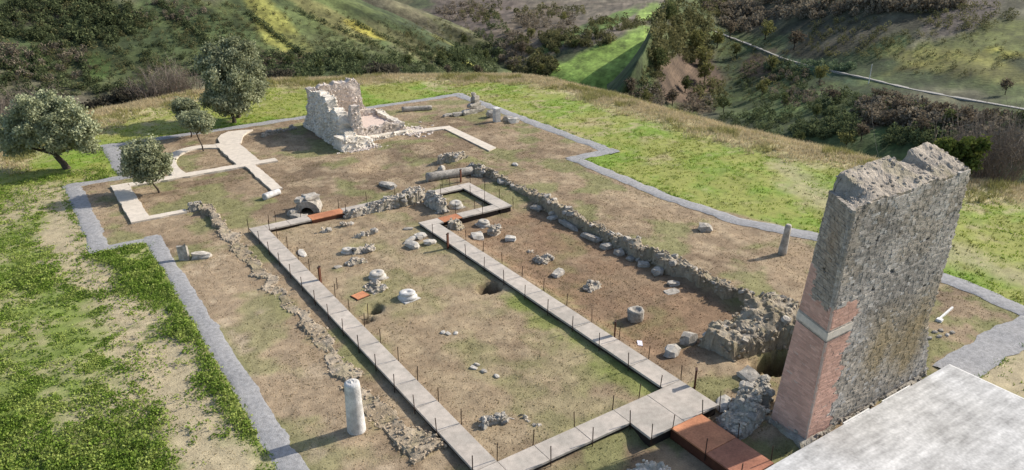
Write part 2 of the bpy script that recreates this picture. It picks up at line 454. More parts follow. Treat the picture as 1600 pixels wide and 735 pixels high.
# ------------------------------------------------------------------ hills behind: lofted slopes
def hill(name, label, cols_px, rows, nu=170, nv=70, amp=2.0, colf=None):
    """rows: list of lists of world points, one per column; smooth loft"""
    R = np.array(rows, float)                 # rows x cols x 3
    def resample(A, n, ax):
        A = np.moveaxis(A, ax, 0); k = len(A); t = np.linspace(0, k - 1, n); i = np.clip(t.astype(int), 0, k - 2); f = (t - i)
        p0 = A[np.clip(i - 1, 0, k - 1)]; p1 = A[i]; p2 = A[i + 1]; p3 = A[np.clip(i + 2, 0, k - 1)]
        f = f.reshape((-1,) + (1,) * (A.ndim - 1))
        out = 0.5 * (2 * p1 + (p2 - p0) * f + (2 * p0 - 5 * p1 + 4 * p2 - p3) * f ** 2 + (3 * p1 - p0 - 3 * p2 + p3) * f ** 3)
        return np.moveaxis(out, 0, ax)
    G = resample(resample(R, nv, 0), nu, 1).reshape(-1, 3)
    G[:, 2] += (fbm(G[:, :2], 0.012, 4, 71) - 0.5) * amp * 3.4 + (fbm(G[:, :2], 0.07, 3, 73) - 0.5) * amp * 0.9
    i = (np.arange(nv - 1)[:, None] * nu + np.arange(nu - 1)[None, :]).ravel()
    F = np.column_stack([i, i + 1, i + nu + 1, i + nu])
    o = mk(name, G, F, M['hill'], None, colf(G), True)
    tag(o, label, 'hill', kind='structure')
    return BVHTree.FromPolygons([tuple(v) for v in G], [tuple(int(a) for a in f) for f in F])
HD = 1.9       # the slopes across the valley stand 350 to 800 m away
def zrow(cols, dist, z):
    out = []
    for c, d in zip(cols, dist):
        p = PD(c, 100, d * HD); out.append((p[0], p[1], z))
    return out
def loft_rows(cols, toe, toed, crest, crestd, bend=0.0, n=5, z0=-95, d0=35, zb=-110, back=110):
    rows = [zrow(cols, [d - d0 for d in toed], z0)]
    for k in range(n):
        t = k / (n - 1)
        r = []
        for c, a, da, b, db in zip(cols, toe, toed, crest, crestd):
            pa, pb = np.array(PD(c, a, da * HD)), np.array(PD(c, b, db * HD))
            p = pa + (pb - pa) * t; p[2] -= bend * 4 * t * (1 - t)
            r.append(tuple(p))
        rows.append(r)
    rows.append(zrow(cols, [d + back * 0.4 for d in crestd], 0))
    for i, (c, b, db) in enumerate(zip(cols, crest, crestd)):
        p = PD(c, b, db * HD); q = rows[-1][i]; rows[-1][i] = (q[0], q[1], p[2] - 10)
    rows.append(zrow(cols, [d + back for d in crestd], zb))
    return rows
def blobs(px, py, lst, c, wob, inner=0.75):
    for x, y, rx, ry, ang, col, k in lst:
        a = math.radians(ang); dx, dy = px - x, py - y
        u = (dx * math.cos(a) + dy * math.sin(a)) / rx; v = (-dx * math.sin(a) + dy * math.cos(a)) / ry
        c = mixc(c, np.array(col), k * sstep(1.12, inner, np.sqrt(u * u + v * v) + wob))
    return c
OLIVE = (0.105, 0.105, 0.045); DKG = (0.046, 0.066, 0.03); BRN = (0.105, 0.075, 0.052); GRN = (0.075, 0.125, 0.032); PAINTED_SUN = (0.21, 0.215, 0.06)  # last tone paints streaks of sunlight into the left slope's colour
YEL = (0.36, 0.33, 0.07); GREY = (0.135, 0.115, 0.095); FIELD = (0.19, 0.29, 0.065)
def hcol(base, lst):
    def f(G):
        px, py = project(G)
        n = fbm(G[:, :2], 0.028, 5, 81); n2 = fbm(G[:, :2], 0.14, 4, 83)
        c = np.tile(np.array(base), (len(G), 1))
        c = mixc(c, np.array(DKG), sstep(0.48, 0.64, n) * 0.7)
        c = mixc(c, np.array(GREY), sstep(0.52, 0.68, fbm(G[:, :2], 0.02, 4, 85)) * 0.55)
        c = blobs(px, py, lst, c, (n - 0.5) * 0.8 + (n2 - 0.5) * 0.3)
        n3 = fbm(G[:, :2], 0.45, 3, 87); n4 = fbm(G[:, :2], 0.06, 4, 89)
        return c * (0.42 * (0.35 + 1.3 * n2) * (0.5 + n3) * (0.45 + 1.1 * n4))[:, None] * np.array((2.2, 2.1, 1.95))
    return f
cF = [-1800, -600, 100, 500, 640, 720, 800, 860, 930, 1000, 1060, 1500, 2300, 3600]
nF = len(cF)
fd = lambda c: 1 - 0.14 * math.exp(-((c - 950) / 220.0) ** 2)
rowsF = [zrow(cF, [240] * nF, -150), [PD(c, 140, 320 * HD * fd(c)) for c in cF], [PD(c, 92, 350 * HD * fd(c)) for c in cF], [PD(c, 45, 400 * HD * fd(c)) for c in cF], [PD(c, 5, 480 * HD) for c in cF],
         [PD(c, -50, 640 * HD) for c in cF], [PD(c, -110, 1000 * HD) for c in cF], zrow(cF, [2600] * nF, 90), zrow(cF, [6000] * nF, 330)]
BF = hill('valley', 'far valley floor with a bright green field and brown ploughed slopes', cF, rowsF, 260, 120, 0.6, hcol((0.085, 0.085, 0.045), [
    (900, 20, 170, 70, -12, GREY, 0.8), (740, 15, 90, 50, -10, (0.12, 0.098, 0.085), 0.9), (830, 50, 70, 40, -25, (0.135, 0.11, 0.08), 0.8), (930, 100, 92, 30, -24, FIELD, 1), (985, 72, 45, 24, -35, FIELD, 1), (870, 120, 45, 26, -18, FIELD, 1), (960, 110, 40, 26, -30, FIELD, 1),
    (960, 30, 45, 9, -25, (0.10, 0.17, 0.035), 0.9), (1015, 20, 22, 12, -20, FIELD, 0.9), (880, 62, 60, 7, -28, (0.09, 0.15, 0.035), 0.8)]))
c2 = [380, 480, 560, 620, 680, 730, 770, 810, 850]
B2 = hill('hillside', 'grey green spur running down behind the sunlit slope', c2, loft_rows(c2, [135] * 9, [300] * 9, [-110, -70, -20, 6, 28, 48, 68, 98, 128], [400, 395, 385, 375, 365, 355, 345, 335, 325]), 110, 50, 1.5,
     hcol((0.105, 0.108, 0.055), [(640, 25, 60, 12, 28, (0.15, 0.14, 0.09), 0.7), (720, 85, 60, 16, 25, (0.095, 0.12, 0.05), 0.8), (650, 55, 70, 14, 28, GREY, 0.7)]))
c1 = [-900, -500, -200, 0, 120, 240, 340, 420, 500, 560, 620, 680, 730, 770, 800]
toe1 = [260, 240, 222, 205, 185, 165, 150, 138, 130, 126, 124, 122, 121, 121, 122]
t1d = [190, 190, 190, 192, 195, 198, 200, 203, 207, 212, 220, 228, 236, 242, 248]
cr1 = [-170, -165, -160, -150, -140, -125, -95, -62, -25, 5, 32, 62, 92, 112, 124]
cr1d = [340, 335, 330, 320, 315, 308, 300, 296, 290, 286, 281, 277, 273, 268, 264]
B1 = hill('hillside', 'steep grassy slope with dark scrub and strips of pasture coloured as if sunlit across the valley', c1, loft_rows(c1, toe1, t1d, cr1, cr1d, bend=3), 240, 90, 2.2,
     hcol((0.082, 0.105, 0.04), [(120, 60, 170, 70, 5, DKG, 0.85), (180, 110, 120, 35, 0, (0.06, 0.08, 0.03), 0.7), (150, 105, 26, 26, 8, (0.065, 0.105, 0.03), 0.8), (60, 95, 22, 20, 8, (0.065, 0.10, 0.03), 0.7),
      (300, 25, 100, 20, 20, (0.05, 0.075, 0.032), 0.7), (430, 40, 80, 24, 50, PAINTED_SUN, 0.9), (470, 70, 40, 10, 40, PAINTED_SUN, 0.7), (520, 30, 95, 14, 30, (0.17, 0.165, 0.07), 0.8), (575, 48, 42, 8, 24, YEL, 0.75),
      (640, 70, 90, 16, 28, (0.125, 0.125, 0.06), 0.8), (560, 85, 110, 22, 14, (0.075, 0.09, 0.04), 0.7), (480, 112, 170, 26, 0, DKG, 0.8), (430, 90, 60, 12, 0, BRN, 0.7), (715, 92, 40, 5, 24, PAINTED_SUN, 0.8), (700, 65, 40, 4, 22, PAINTED_SUN, 0.5),
      (60, 20, 60, 22, 0, (0.05, 0.042, 0.034), 0.8), (60, 170, 90, 30, 0, GREY, 0.6)]))
c4 = [950, 978, 1003, 1035, 1080, 1140, 1220, 1300, 1400, 1500, 1600, 1800, 2200, 2900]
toe4 = [180, 185, 196, 208, 222, 236, 252, 268, 284, 300, 315, 345, 390, 440]
t4d = [194, 190, 186, 182, 182, 172, 160, 150, 142, 136, 132, 126, 122, 120]
cr4 = [160, 122, 80, 14, 0, -14, -50, -95, -130, -146, -152, -160, -165, -170]
cr4d = [202, 206, 216, 246, 310, 365, 375, 382, 390, 395, 400, 405, 410, 410]
B4 = hill('hillside', 'broad wooded slope with a pale track and rough pasture across the valley', c4, loft_rows(c4, toe4, t4d, cr4, cr4d, bend=10, z0=-125), 250, 120, 2.4,
     hcol((0.078, 0.102, 0.038), [(1080, 130, 60, 60, -30, (0.12, 0.082, 0.062), 0.9), (1190, 100, 40, 22, -20, (0.13, 0.085, 0.06), 0.8), (1060, 175, 40, 14, 10, (0.07, 0.10, 0.03), 0.8), (1180, 165, 90, 30, 5, (0.075, 0.11, 0.035), 0.8),
      (1290, 30, 200, 30, 0, (0.065, 0.058, 0.042), 0.7), (1300, 70, 80, 20, -10, (0.085, 0.075, 0.05), 0.8), (1540, 65, 120, 32, -12, (0.115, 0.13, 0.04), 0.9), (1490, 98, 110, 22, 6, (0.19, 0.185, 0.055), 0.85), (1560, 115, 90, 14, 8, (0.15, 0.15, 0.05), 0.8), (1590, 85, 60, 5, 10, (0.27, 0.26, 0.055), 0.8), (1440, 100, 60, 5, -15, (0.22, 0.205, 0.06), 0.7),
      (1510, 22, 70, 24, -25, (0.13, 0.11, 0.10), 0.9), (1440, 60, 40, 5, -35, (0.2, 0.185, 0.12), 0.7), (1430, 190, 110, 14, -3, (0.10, 0.062, 0.05), 0.9), (1420, 215, 90, 18, 0, (0.05, 0.085, 0.028), 0.8), (1260, 105, 75, 9, 18, (0.10, 0.155, 0.085), 0.8)]))
def hit(B, px, py):
    r = Vector(ray(px, py)).normalized()
    h = B.ray_cast(Vector((0, 0, H)), r)
    return h[0]
def hit_any(px, py, order=('4', '1', '2', 'F')):
    best = None
    for k in order:
        p = hit({'4': B4, '1': B1, '2': B2, 'F': BF}[k], px, py)
        if p is not None and (best is None or p.length < best.length): best = p
    return best

# ------------------------------------------------------------------ foliage builders
def leaves(C, S, col, up=0.3, elong=1.6, seed=1):
    """one diamond-shaped leaf spray per centre; C centres, S sizes, col colours"""
    r = np.random.default_rng(seed); n = len(C)
    a = r.normal(size=(n, 3)); a /= np.linalg.norm(a, axis=1)[:, None]
    b = r.normal(size=(n, 3)); b[:, 2] += up; b -= (b * a).sum(1)[:, None] * a; b /= np.linalg.norm(b, axis=1)[:, None] + 1e-9
    S = np.asarray(S)[:, None]
    V = np.stack([C - a * S * elong * 0.5, C + b * S * 0.5, C + a * S * elong * 0.5, C - b * S * 0.5], 1).reshape(-1, 3)
    F = np.arange(4 * n).reshape(n, 4)
    return V, F, np.repeat(col, 4, axis=0)
def crown_points(lobes, n, r, shell=0.55, clumps=60, sig=0.16):
    """points clumped in the outer part of ellipsoid lobes; lobes (cx,cy,cz,rx,ry,rz)"""
    vol = np.array([l[3] * l[4] * l[5] for l in lobes]) ** 0.7; vol /= vol.sum()
    cc = []
    for l, k in zip(lobes, (vol * clumps).astype(int) + 3):
        d = r.normal(size=(k, 3)); d /= np.linalg.norm(d, axis=1)[:, None]
        rad = shell + (1 - shell) * r.random(k) ** 0.6
        cc.append(np.array(l[:3]) + d * rad[:, None] * np.array(l[3:6]))
    cc = np.vstack(cc)
    i = r.integers(len(cc), size=n); s = sig * np.mean([l[3] for l in lobes])
    P = cc[i] + r.normal(size=(n, 3)) * s * np.array((1, 1, 0.8))
    return P, i
def tree(name, label, base, lobes, n, size, colors, trunk, seed, cat='tree', group=None, clumps=70, sig=0.2, mat_trunk='bark', shell=0.58):
    r = np.random.default_rng(seed)
    x, y = base[:2]; z = base[2] if len(base) > 2 else gz(x, y)
    root = empty(name, (x, y, z - 0.03)); tag(root, label, cat, group)
    mb = MB()
    for k, (pts, rads) in enumerate(trunk):
        if k == 0 or name != 'olive_tree': mb.tube(pts, rads, 8)
    tr_ = mb.build('trunk', M[mat_trunk], root, smooth=True)
    if name == 'olive_tree':
        for pts, rads in trunk[1:]:
            m2 = MB(); m2.tube(pts, rads, 7); m2.build('branch', M[mat_trunk], tr_, smooth=True)
    P, i = crown_points(lobes, n, r, shell, clumps, sig)
    ca, cb = np.array(colors[0]), np.array(colors[1])
    t = np.clip(r.random(len(P)) * 0.5 + r.random(i.max() + 1)[i] * 0.65, 0, 1)
    col = ca * (1 - t[:, None]) + cb * t[:, None]
    V, F, C = leaves(P, size * r.uniform(0.6, 1.3, len(P)), col, seed=seed)
    mk('crown', V, F, M['leaf'], root, C)
    return root
def olive_trunk(h, lean, r0, limbs, seed):
    r = np.random.default_rng(seed)
    top = np.array((lean[0], lean[1], h))
    pts = [np.array((0, 0, -0.25)), np.array((0, 0, 0.0)), top * 0.35 + np.array((0.06, -0.03, 0)), top * 0.7, top]
    out = [(pts, [r0 * 1.5, r0 * 1.25, r0, r0 * 0.85, r0 * 0.75])]
    for l in limbs:
        l = np.array(l[:3]); mid = top * 0.45 + l * 0.55 + r.normal(0, 0.12, 3)
        out.append(([top * 0.95, mid, l], [r0 * 0.6, r0 * 0.38, r0 * 0.12]))
    return out
OLC = ((0.15, 0.17, 0.08), (0.48, 0.49, 0.31))
OLC2 = ((0.17, 0.185, 0.095), (0.44, 0.46, 0.29))
def vdir(dx, dy):   # screen-right / away offsets in metres -> world offsets
    return (dx * CA + dy * SA, -dx * SA + dy * CA)
def lobe(dx, dy, z, rx, ry, rz):
    a = vdir(dx, dy); return (a[0], a[1], z, rx, ry, rz)
def olive(label, px, py, lobes, th, lean, r0, n, size, seed, colors=OLC, group='olive trees', clumps=90, sig=0.15):
    x, y = GP(px, py)
    L = [lobe(*l) for l in lobes]; ln = vdir(*lean)
    tree('olive_tree', label, (x, y), L, n, size, colors, olive_trunk(th, ln, r0, L, seed), seed, group=group, clumps=clumps, sig=sig)
olive('large spreading olive with a dark leaning trunk on the grass by the gravel path', 105, 264,
      [(-1.4, 0, 3.6, 2.1, 2.1, 1.9), (-2.9, 0, 2.7, 1.5, 1.7, 1.5), (0.3, 0.2, 3.9, 1.8, 1.9, 1.7), (1.5, 0, 3.0, 1.2, 1.4, 1.4), (-1.2, 0.3, 4.8, 1.6, 1.6, 1.1), (-3.6, 0, 1.9, 0.7, 0.9, 0.8), (2.1, 0, 2.1, 0.6, 0.8, 0.7), (-0.6, -0.6, 2.6, 1.5, 1.5, 1.0)],
      1.3, (-0.75, 0.0), 0.24, 34000, 0.14, 11, OLC2, clumps=170, sig=0.17)
olive('tall dense olive standing behind the far gravel path', 372, 184,
      [(0.1, 0, 5.9, 1.9, 1.8, 1.6), (1.4, 0.2, 5.3, 1.6, 1.6, 1.7), (-1.3, 0, 5.4, 1.5, 1.5, 1.5), (0.8, 0.2, 3.9, 2.0, 1.7, 1.6), (1.9, 0.2, 3.4, 1.0, 1.1, 1.5), (-1.3, 0, 3.8, 1.4, 1.5, 1.4)],
      1.7, (0.2, 0.2), 0.2, 26000, 0.145, 12, OLC2, clumps=130, sig=0.17)
olive('rounded olive with a short trunk touching the far gravel path', 366, 192,
      [(-0.5, 0, 3.9, 1.7, 1.6, 1.5), (0.8, 0, 3.3, 1.5, 1.5, 1.6), (-1.2, 0, 2.6, 1.4, 1.4, 1.3), (0.9, 0, 2.0, 1.4, 1.3, 0.9), (-0.2, -0.4, 2.3, 1.5, 1.3, 1.2)],
      1.1, (-0.1, 0.0), 0.19, 23000, 0.14, 13, OLC, clumps=115, sig=0.17)
olive('small round-headed olive on a thin trunk inside the pale stone outline', 249, 301,
      [(-0.8, 0, 2.7, 1.35, 1.3, 1.25), (-0.1, 0, 2.3, 1.2, 1.2, 1.2), (-1.2, 0, 1.9, 1.0, 1.0, 0.9), (-0.4, 0.1, 3.3, 0.9, 0.9, 0.75), (0.0, 0, 1.6, 0.9, 0.9, 0.7), (-0.6, -0.3, 2.2, 1.2, 1.1, 1.1)],
      0.9, (-0.4, 0.0), 0.07, 19000, 0.11, 14, OLC, clumps=110, sig=0.17)
olive('slender young olive with a bare thin trunk beside the curved path', 318, 236,
      [(-0.3, 0, 2.6, 0.9, 0.9, 0.7), (0.4, 0, 2.5, 0.8, 0.8, 0.7), (-0.8, 0, 2.8, 0.6, 0.7, 0.6), (0.0, 0, 2.1, 0.7, 0.7, 0.5)],
      1.6, (-0.35, 0.0), 0.055, 8000, 0.12, 15, OLC2, clumps=60, sig=0.24)
olive('young bushy olive behind the slender one near the far path', 299, 214,
      [(-0.1, 0, 2.5, 0.95, 1.0, 0.8), (0.2, 0, 1.8, 0.9, 0.9, 0.8), (-0.4, 0, 3.0, 0.7, 0.7, 0.5)],
      1.0, (0.0, 0.0), 0.06, 8000, 0.12, 16, OLC2, clumps=60, sig=0.24)

def bare_shrub(name, label, base, h, w, n, seed, group=None, mat='twig', thick=0.02):
    r = np.random.default_rng(seed)
    x, y, z = base; root = empty(name, (x, y, z - 0.1)); tag(root, label, 'shrub', group)
    mb = MB()
    for k in range(n):
        a = r.uniform(0, 6.28); q = r.random() ** 0.5
        b = np.array((math.cos(a), math.sin(a), 0)) * w * 0.35 * q
        t = b + np.array((math.cos(a) * w * 0.5 * q, math.sin(a) * w * 0.5 * q, h * r.uniform(0.55, 1.0)))
        m = (b + t) / 2 + r.normal(0, 0.08 * h, 3)
        mb.tube([b, m, t], [thick, thick * 0.7, thick * 0.25], 3, cap=False)
        for j in range(3):
            s = m + (t - m) * r.random(); e = s + r.normal(0, 0.16 * h, 3) + np.array((0, 0, 0.15 * h))
            mb.tube([s, e], [thick * 0.55, thick * 0.2], 3, cap=False)
    mb.build('branches', M[mat], root)
    return root

# ------------------------------------------------------------------ paths
def flat_poly(name, poly, z, mat, parent=None, thick=0.12):
    mb = MB(); mb.prism([tuple(p) for p in poly], z - thick, z)
    return mb.build(name, M[mat], parent)
def ribbon_sheet(name, rects, label, mat='gravel', dz=0.03, step=0.35):
    """a sheet draped on the ground over a union of strips (polyline, half width)"""
    V = []; F = []; n = 0
    for pl, hw in rects:
        pl = [np.array(p, float) for p in pl]
        L = [np.linalg.norm(b - a) for a, b in zip(pl[:-1], pl[1:])]
        pts = [pl[0]]
        for a, b, l in zip(pl[:-1], pl[1:], L):
            k = max(2, int(l / step)); pts += [a + (b - a) * j / k for j in range(1, k + 1)]
        pts = np.array(pts); tg = np.gradient(pts, axis=0); tg /= np.linalg.norm(tg, axis=1)[:, None]
        nr = np.column_stack([-tg[:, 1], tg[:, 0]])
        m = 6; rowsv = []
        for j in range(m):
            t = -1 + 2 * j / (m - 1)
            e = hw * t + (0 if 0 < j < m - 1 else t) * 0 
            q = pts + nr * e
            if j in (0, m - 1): q = q + nr * t * ((fbm(q, 1.1, 4, 91) - 0.5) * 0.5)[:, None]
            z = ground_z(q) + dz - (0.05 if j in (0, m - 1) else 0)
            rowsv.append(np.column_stack([q, z]))
        G = np.stack(rowsv, 1).reshape(-1, 3); kk = len(pts)
        i = (np.arange(kk - 1)[:, None] * m + np.arange(m - 1)[None, :]).ravel()
        F.append(np.column_stack([i, i + m, i + m + 1, i + 1]) + n); V.append(G); n += len(G)
        dz += 0.005
    o = mk(name, np.vstack(V), np.vstack(F)[:, ::-1].copy(), M[mat], None, None, True)
    tag(o, label, 'path', kind='structure')
    return o
def pxl(*ps): return [GP(*p) for p in ps]
ribbon_sheet('gravel_path', [
    ([(5.92, -20), (5.92, 49.0)], 0.54), ([(6.44, 48.5), (2.36, 48.5)], 0.47), ([(2.98, 48.03), (2.98, 62.65)], 0.62), ([(2.36, 62.15), (7.45, 62.15)], 0.5),
    ([(6.82, 61.7), (6.82, 72.3)], 0.66), ([(6.2, 71.8), (42.0, 71.8)], 0.5), ([(41.4, 72.3), (41.4, 46.0)], 0.62), ([(42.0, 46.7), (37.1, 46.7)], 0.62),
    (pxl((893, 247), (960, 274), (1040, 308), (1150, 344), (1270, 369), (1390, 402), (1500, 444), (1605, 488)), 0.62), ([(41.0, 14.0), (40.6, 13.0), (32.0, 13.0)], 0.85)],
    'grey gravel path with square turns running round the whole excavation')

pale = empty('stone_path'); tag(pale, 'pale crushed limestone path tracing vanished rooms beside the young olives', 'path', kind='structure')
def pale_rect(x0, x1, y0, y1, z=0.14):
    # ragged-edged raised panel
    mb = MB(); poly = []
    def side(a, b):
        n = max(2, int(math.dist(a, b) / 0.5)); d = np.array(b) - np.array(a); l = np.linalg.norm(d); nn = np.array((d[1], -d[0])) / l
        for k in range(n):
            p = np.array(a) + d * k / n + (nn * rng.normal(0, 0.035) if k else 0); poly.append(tuple(p))
    side((x0, y0), (x1, y0)); side((x1, y0), (x1, y1)); side((x1, y1), (x0, y1)); side((x0, y1), (x0, y0))
    mb.prism(poly, -0.2, z)
    return mb.build('path_panel', M['cream'], pale)
pale_rect(5.25, 6.45, 51.75, 60.25)
pale_rect(6.46, 8.7, 51.75, 52.35, 0.135)
pale_rect(6.46, 17.4, 59.35, 60.2, 0.136)
pale_rect(14.75, 15.55, 52.75, 59.34)
pale_rect(14.35, 16.2, 60.21, 66.9, 0.144)
def px_panel(pts, z=0.13, parent=None, mat='cream'):
    mb = MB(); poly = [GP(*p, z) for p in pts]; mb.prism(poly, -0.2, z)
    return mb.build('path_panel', M[mat], parent or pale)
def arc_panel(pts, w, z):
    P_ = np.array([GP(*p, z) for p in pts]); t = np.linspace(0, len(P_) - 1, 40); q = np.column_stack([np.interp(t, range(len(P_)), P_[:, a]) for a in (0, 1)])
    for _ in range(6): q[1:-1] = (q[:-2] + 2 * q[1:-1] + q[2:]) / 4
    tg = np.gradient(q, axis=0); tg /= np.linalg.norm(tg, axis=1)[:, None]; nr = np.column_stack([-tg[:, 1], tg[:, 0]])
    A, B = q + nr * w / 2, q - nr * w / 2; n = len(q)
    V = np.vstack([np.column_stack([X_, np.full(n, zz)]) for X_, zz in ((A, z), (B, z), (A, -0.2), (B, -0.2))]); i = np.arange(n - 1)
    F = np.vstack([np.column_stack([n + i, n + i + 1, i + 1, i]), np.column_stack([i, i + 1, 2 * n + i + 1, 2 * n + i]), np.column_stack([n + i + 1, n + i, 3 * n + i, 3 * n + i + 1])])
    return mk('path_panel', V, F, M['cream'], pale)
arc_panel([(345, 228), (328, 228), (308, 229), (286, 234), (268, 243), (264, 254), (270, 265), (284, 274)], 0.95, 0.128)
px_panel([(344, 224), (340, 216), (345, 210), (357, 205), (376, 203), (395, 202), (386, 206), (380, 211), (378, 217), (376, 223), (360, 226)], 0.15)
far_path = empty('stone_path'); tag(far_path, 'narrow pale limestone path turning a corner beside the white ruin', 'path', kind='structure')
px_panel([(632, 209), (640, 203), (703, 196), (693, 201)], 0.12, far_path)
px_panel([(694, 200.5), (703, 196.5), (775, 230), (764, 235)], 0.10, far_path)

# raised walkways: each slab a piece of its own
slab_cache = {}
def slab(parent, x0, x1, y0, y1, z=0.25, mat='slab', name='slab', th=0.1, g=0.008, bev=0.008):
    w, l = round(x1 - x0 - 2 * g, 3), round(y1 - y0 - 2 * g, 3); k = (w, l, mat, th)
    if k not in slab_cache:
        mb = MB(); mb.box(-w / 2, w / 2, -l / 2, l / 2, -th, 0, bev=bev); slab_cache[k] = mb.build(name, M[mat], None, link_it=False).data
    return share(name, slab_cache[k], parent, ((x0 + x1) / 2, (y0 + y1) / 2, z + (rng.normal(0, 0.003) if mat != 'concrete' else 0)), ((rng.normal(0, 0.001), rng.normal(0, 0.001), 0) if mat != 'concrete' else (0, 0, 0)))
def beam(parent, x0, x1, y0, y1, z1=0.145, ins=0.07):
    mb = MB(); mb.box(x0 + ins, x1 - ins, y0 + ins, y1 - ins, -0.45, z1); mb.build('support_frame', M['steel'], parent)
def walkway(label):
    w = empty('walkway'); tag(w, label, 'walkway', kind='structure'); return w
W1 = walkway('long walkway of aggregate slabs beside the low rubble strip')
ys = [19.02] + [21.72 + 1.85 * k for k in range(14)]
ys[-1] = 45.18
for a, b in zip(ys[:-1], ys[1:]): slab(W1, 11.2, 12.18, a, b)
beam(W1, 11.2, 12.18, 19.0, 45.1)
slab(W1, 11.2, 12.18, 45.18, 46.25)
W2 = walkway('long walkway of aggregate slabs between the nave and the right aisle')
for k in range(11): slab(W2, 20.5, 21.55, 19.02 + 2 * k, 21.02 + 2 * k if k < 10 else 40.3)
beam(W2, 20.5, 21.55, 19.2, 40.2)
W3 = walkway('cross walkway of aggregate slabs with a wide landing joining the rusty ramp')
xs = [11.2, 12.18, 13.82, 15.8, 17.76]
for a, b in zip(xs[:-1], xs[1:]): slab(W3, a, b, 18.0, 19.02)
beam(W3, 11.2, 17.76, 18.0, 19.02)
for a, b in ((17.76, 19.6), (19.6, 21.55)): slab(W3, a, b, 16.87, 19.02)
beam(W3, 17.76, 21.55, 16.87, 19.02)
p1 = slab(W3, 18.85, 20.52, 15.05, 16.87, 0.244, 'corten', 'steel_plate', 0.06); p1['label'] = 'bright rusty orange steel plate'
p2 = slab(W3, 18.85, 20.52, 13.28, 15.05, 0.25, 'corten_dark', 'steel_plate', 0.06); p2['label'] = 'darker rusty brown steel plate'
mb = MB(); mb.box(18.86, 18.9, 13.3, 16.86, -0.25, 0.185); mb.box(20.47, 20.51, 13.3, 16.86, -0.25, 0.185); mb.build('side_plate', M['marker'], W3)
W4 = walkway('walkway of aggregate slabs across the far end of the nave')
for a, b in ((12.18, 13.6), (13.6, 15.0)): slab(W4, a, b, 45.4, 46.25)
beam(W4, 12.18, 15.0, 45.4, 46.25)
p3 = slab(W4, 15.0, 17.3, 45.35, 46.3, 0.255, 'corten', 'steel_plate', 0.05); p3['label'] = 'rusty orange steel plate bridging two slabs'
mb = MB(); mb.box(15.02, 17.28, 45.36, 45.4, -0.1, 0.2); mb.build('side_plate', M['marker'], W4)
for a, b in ((17.3, 19.3), (19.3, 21.4)): slab(W4, a, b, 45.6, 46.3)
W5 = walkway('small square loop of aggregate slabs around the apse column base')
for a, b in ((23.8, 25.0), (25.0, 26.2)): slab(W5, a, b, 45.1, 45.95)
for a, b in ((40.3, 42.1), (42.1, 44.0), (44.0, 45.95)): slab(W5, 26.2, 27.2, a, b)
for a, b in ((20.5, 21.9), (23.3, 24.8), (24.8, 26.2)): slab(W5, a, b, 40.3, 41.15)
p4 = slab(W5, 21.9, 23.3, 40.3, 41.15, 0.25, 'corten', 'steel_plate', 0.05); p4['label'] = 'small rusty orange steel plate'
beam(W5, 23.8, 26.2, 45.1, 45.95); beam(W5, 26.2, 27.2, 40.3, 45.95); beam(W5, 20.5, 26.2, 40.3, 41.15)

# concrete terrace
T = empty('terrace'); tag(T, 'pale brushed concrete terrace at the foot of the tall masonry wall', 'terrace', kind='structure')
tx = [14.2, 17.2, 20.2, 23.2, 26.2, 29.2, 32.2]; ty = [1.2, 4.2, 7.2, 10.2, 13.2]
for a, b in zip(tx[:-1], tx[1:]):
    for c, d in zip(ty[:-1], ty[1:]): slab(T, a, b, c, d, 0.3, 'concrete', 'slab', 0.2, 0.0006, 0.001)
mb = MB(); mb.box(14.25, 32.15, 1.25, 13.15, -0.6, 0.12); mb.build('footing', M['concrete'], T)
mb = MB(); mb.box(32.203, 32.32, 1.2, 13.2, -0.3, 0.27); mb.build('edge_strip', M['curb'], T)
mb = MB(); mb.box(24.6, 26.3, 13.203, 13.27, -0.1, 0.325); mb.box(27.2, 29.2, 13.203, 13.26, -0.1, 0.32); mb.build('edge_strip', M['curb'], T)

# ------------------------------------------------------------------ thin rods along the walkways
mb = MB(); mb.tube([(0, 0, -0.3), (0, 0, 0.72)], [0.02, 0.02], 6); rod_me = mb.build('rod', M['rod'], None, link_it=False).data
mb = MB(); mb.box(-0.015, 0.015, -0.015, 0.015, -0.3, 0.7); mb.box(-0.03, 0.03, -0.03, 0.03, -0.02, 0.0)
def rods(pts, label, group, z=0.22):
    for x, y in pts:
        o = share('post', rod_me, None, (x, y, z), (rng.normal(0, 0.03), rng.normal(0, 0.03), rng.uniform(0, 3)), (1, 1, rng.uniform(0.88, 1.05)))
        tag(o, label, 'post', group)
rods([(11.14, y) for y in [19.05] + ys[1:-1] + [46.1]], 'thin dark steel rod on the rubble-strip edge of the long walkway', 'rods along the long walkway outer edge')
rods([(12.24, y) for y in ys[1:-1] if abs(y - 36.5) > 0.7] + [(12.24, 19.12)], 'thin dark steel rod on the nave edge of the long walkway', 'rods along the long walkway inner edge')
rods([(20.44, 19.1 + 2 * k) for k in range(11)], 'thin dark steel rod on the nave edge of the walkway by the right aisle', 'rods along the aisle walkway nave edge')
rods([(21.61, 19.05 + 2 * k) for k in range(10)], 'thin dark steel rod on the aisle edge of the walkway by the right aisle', 'rods along the aisle walkway aisle edge')
rods([(x, 17.95) for x in (13.83, 15.81)] + [(17.72, 17.96), (17.78, 16.82), (18.9, 16.82), (20.56, 16.82), (21.56, 16.82)], 'thin dark steel rod on the landing side of the cross walkway', 'rods along the cross walkway landing edge')
rods([(x, 19.07) for x in (13.82, 15.81, 17.77, 19.21)], 'thin dark steel rod on the nave side of the cross walkway', 'rods along the cross walkway nave edge')
rods([(18.82, 15.05), (20.55, 15.0), (18.82, 13.4), (20.55, 13.45)], 'thin dark steel rod at the edge of the rusty ramp', 'rods beside the ramp')
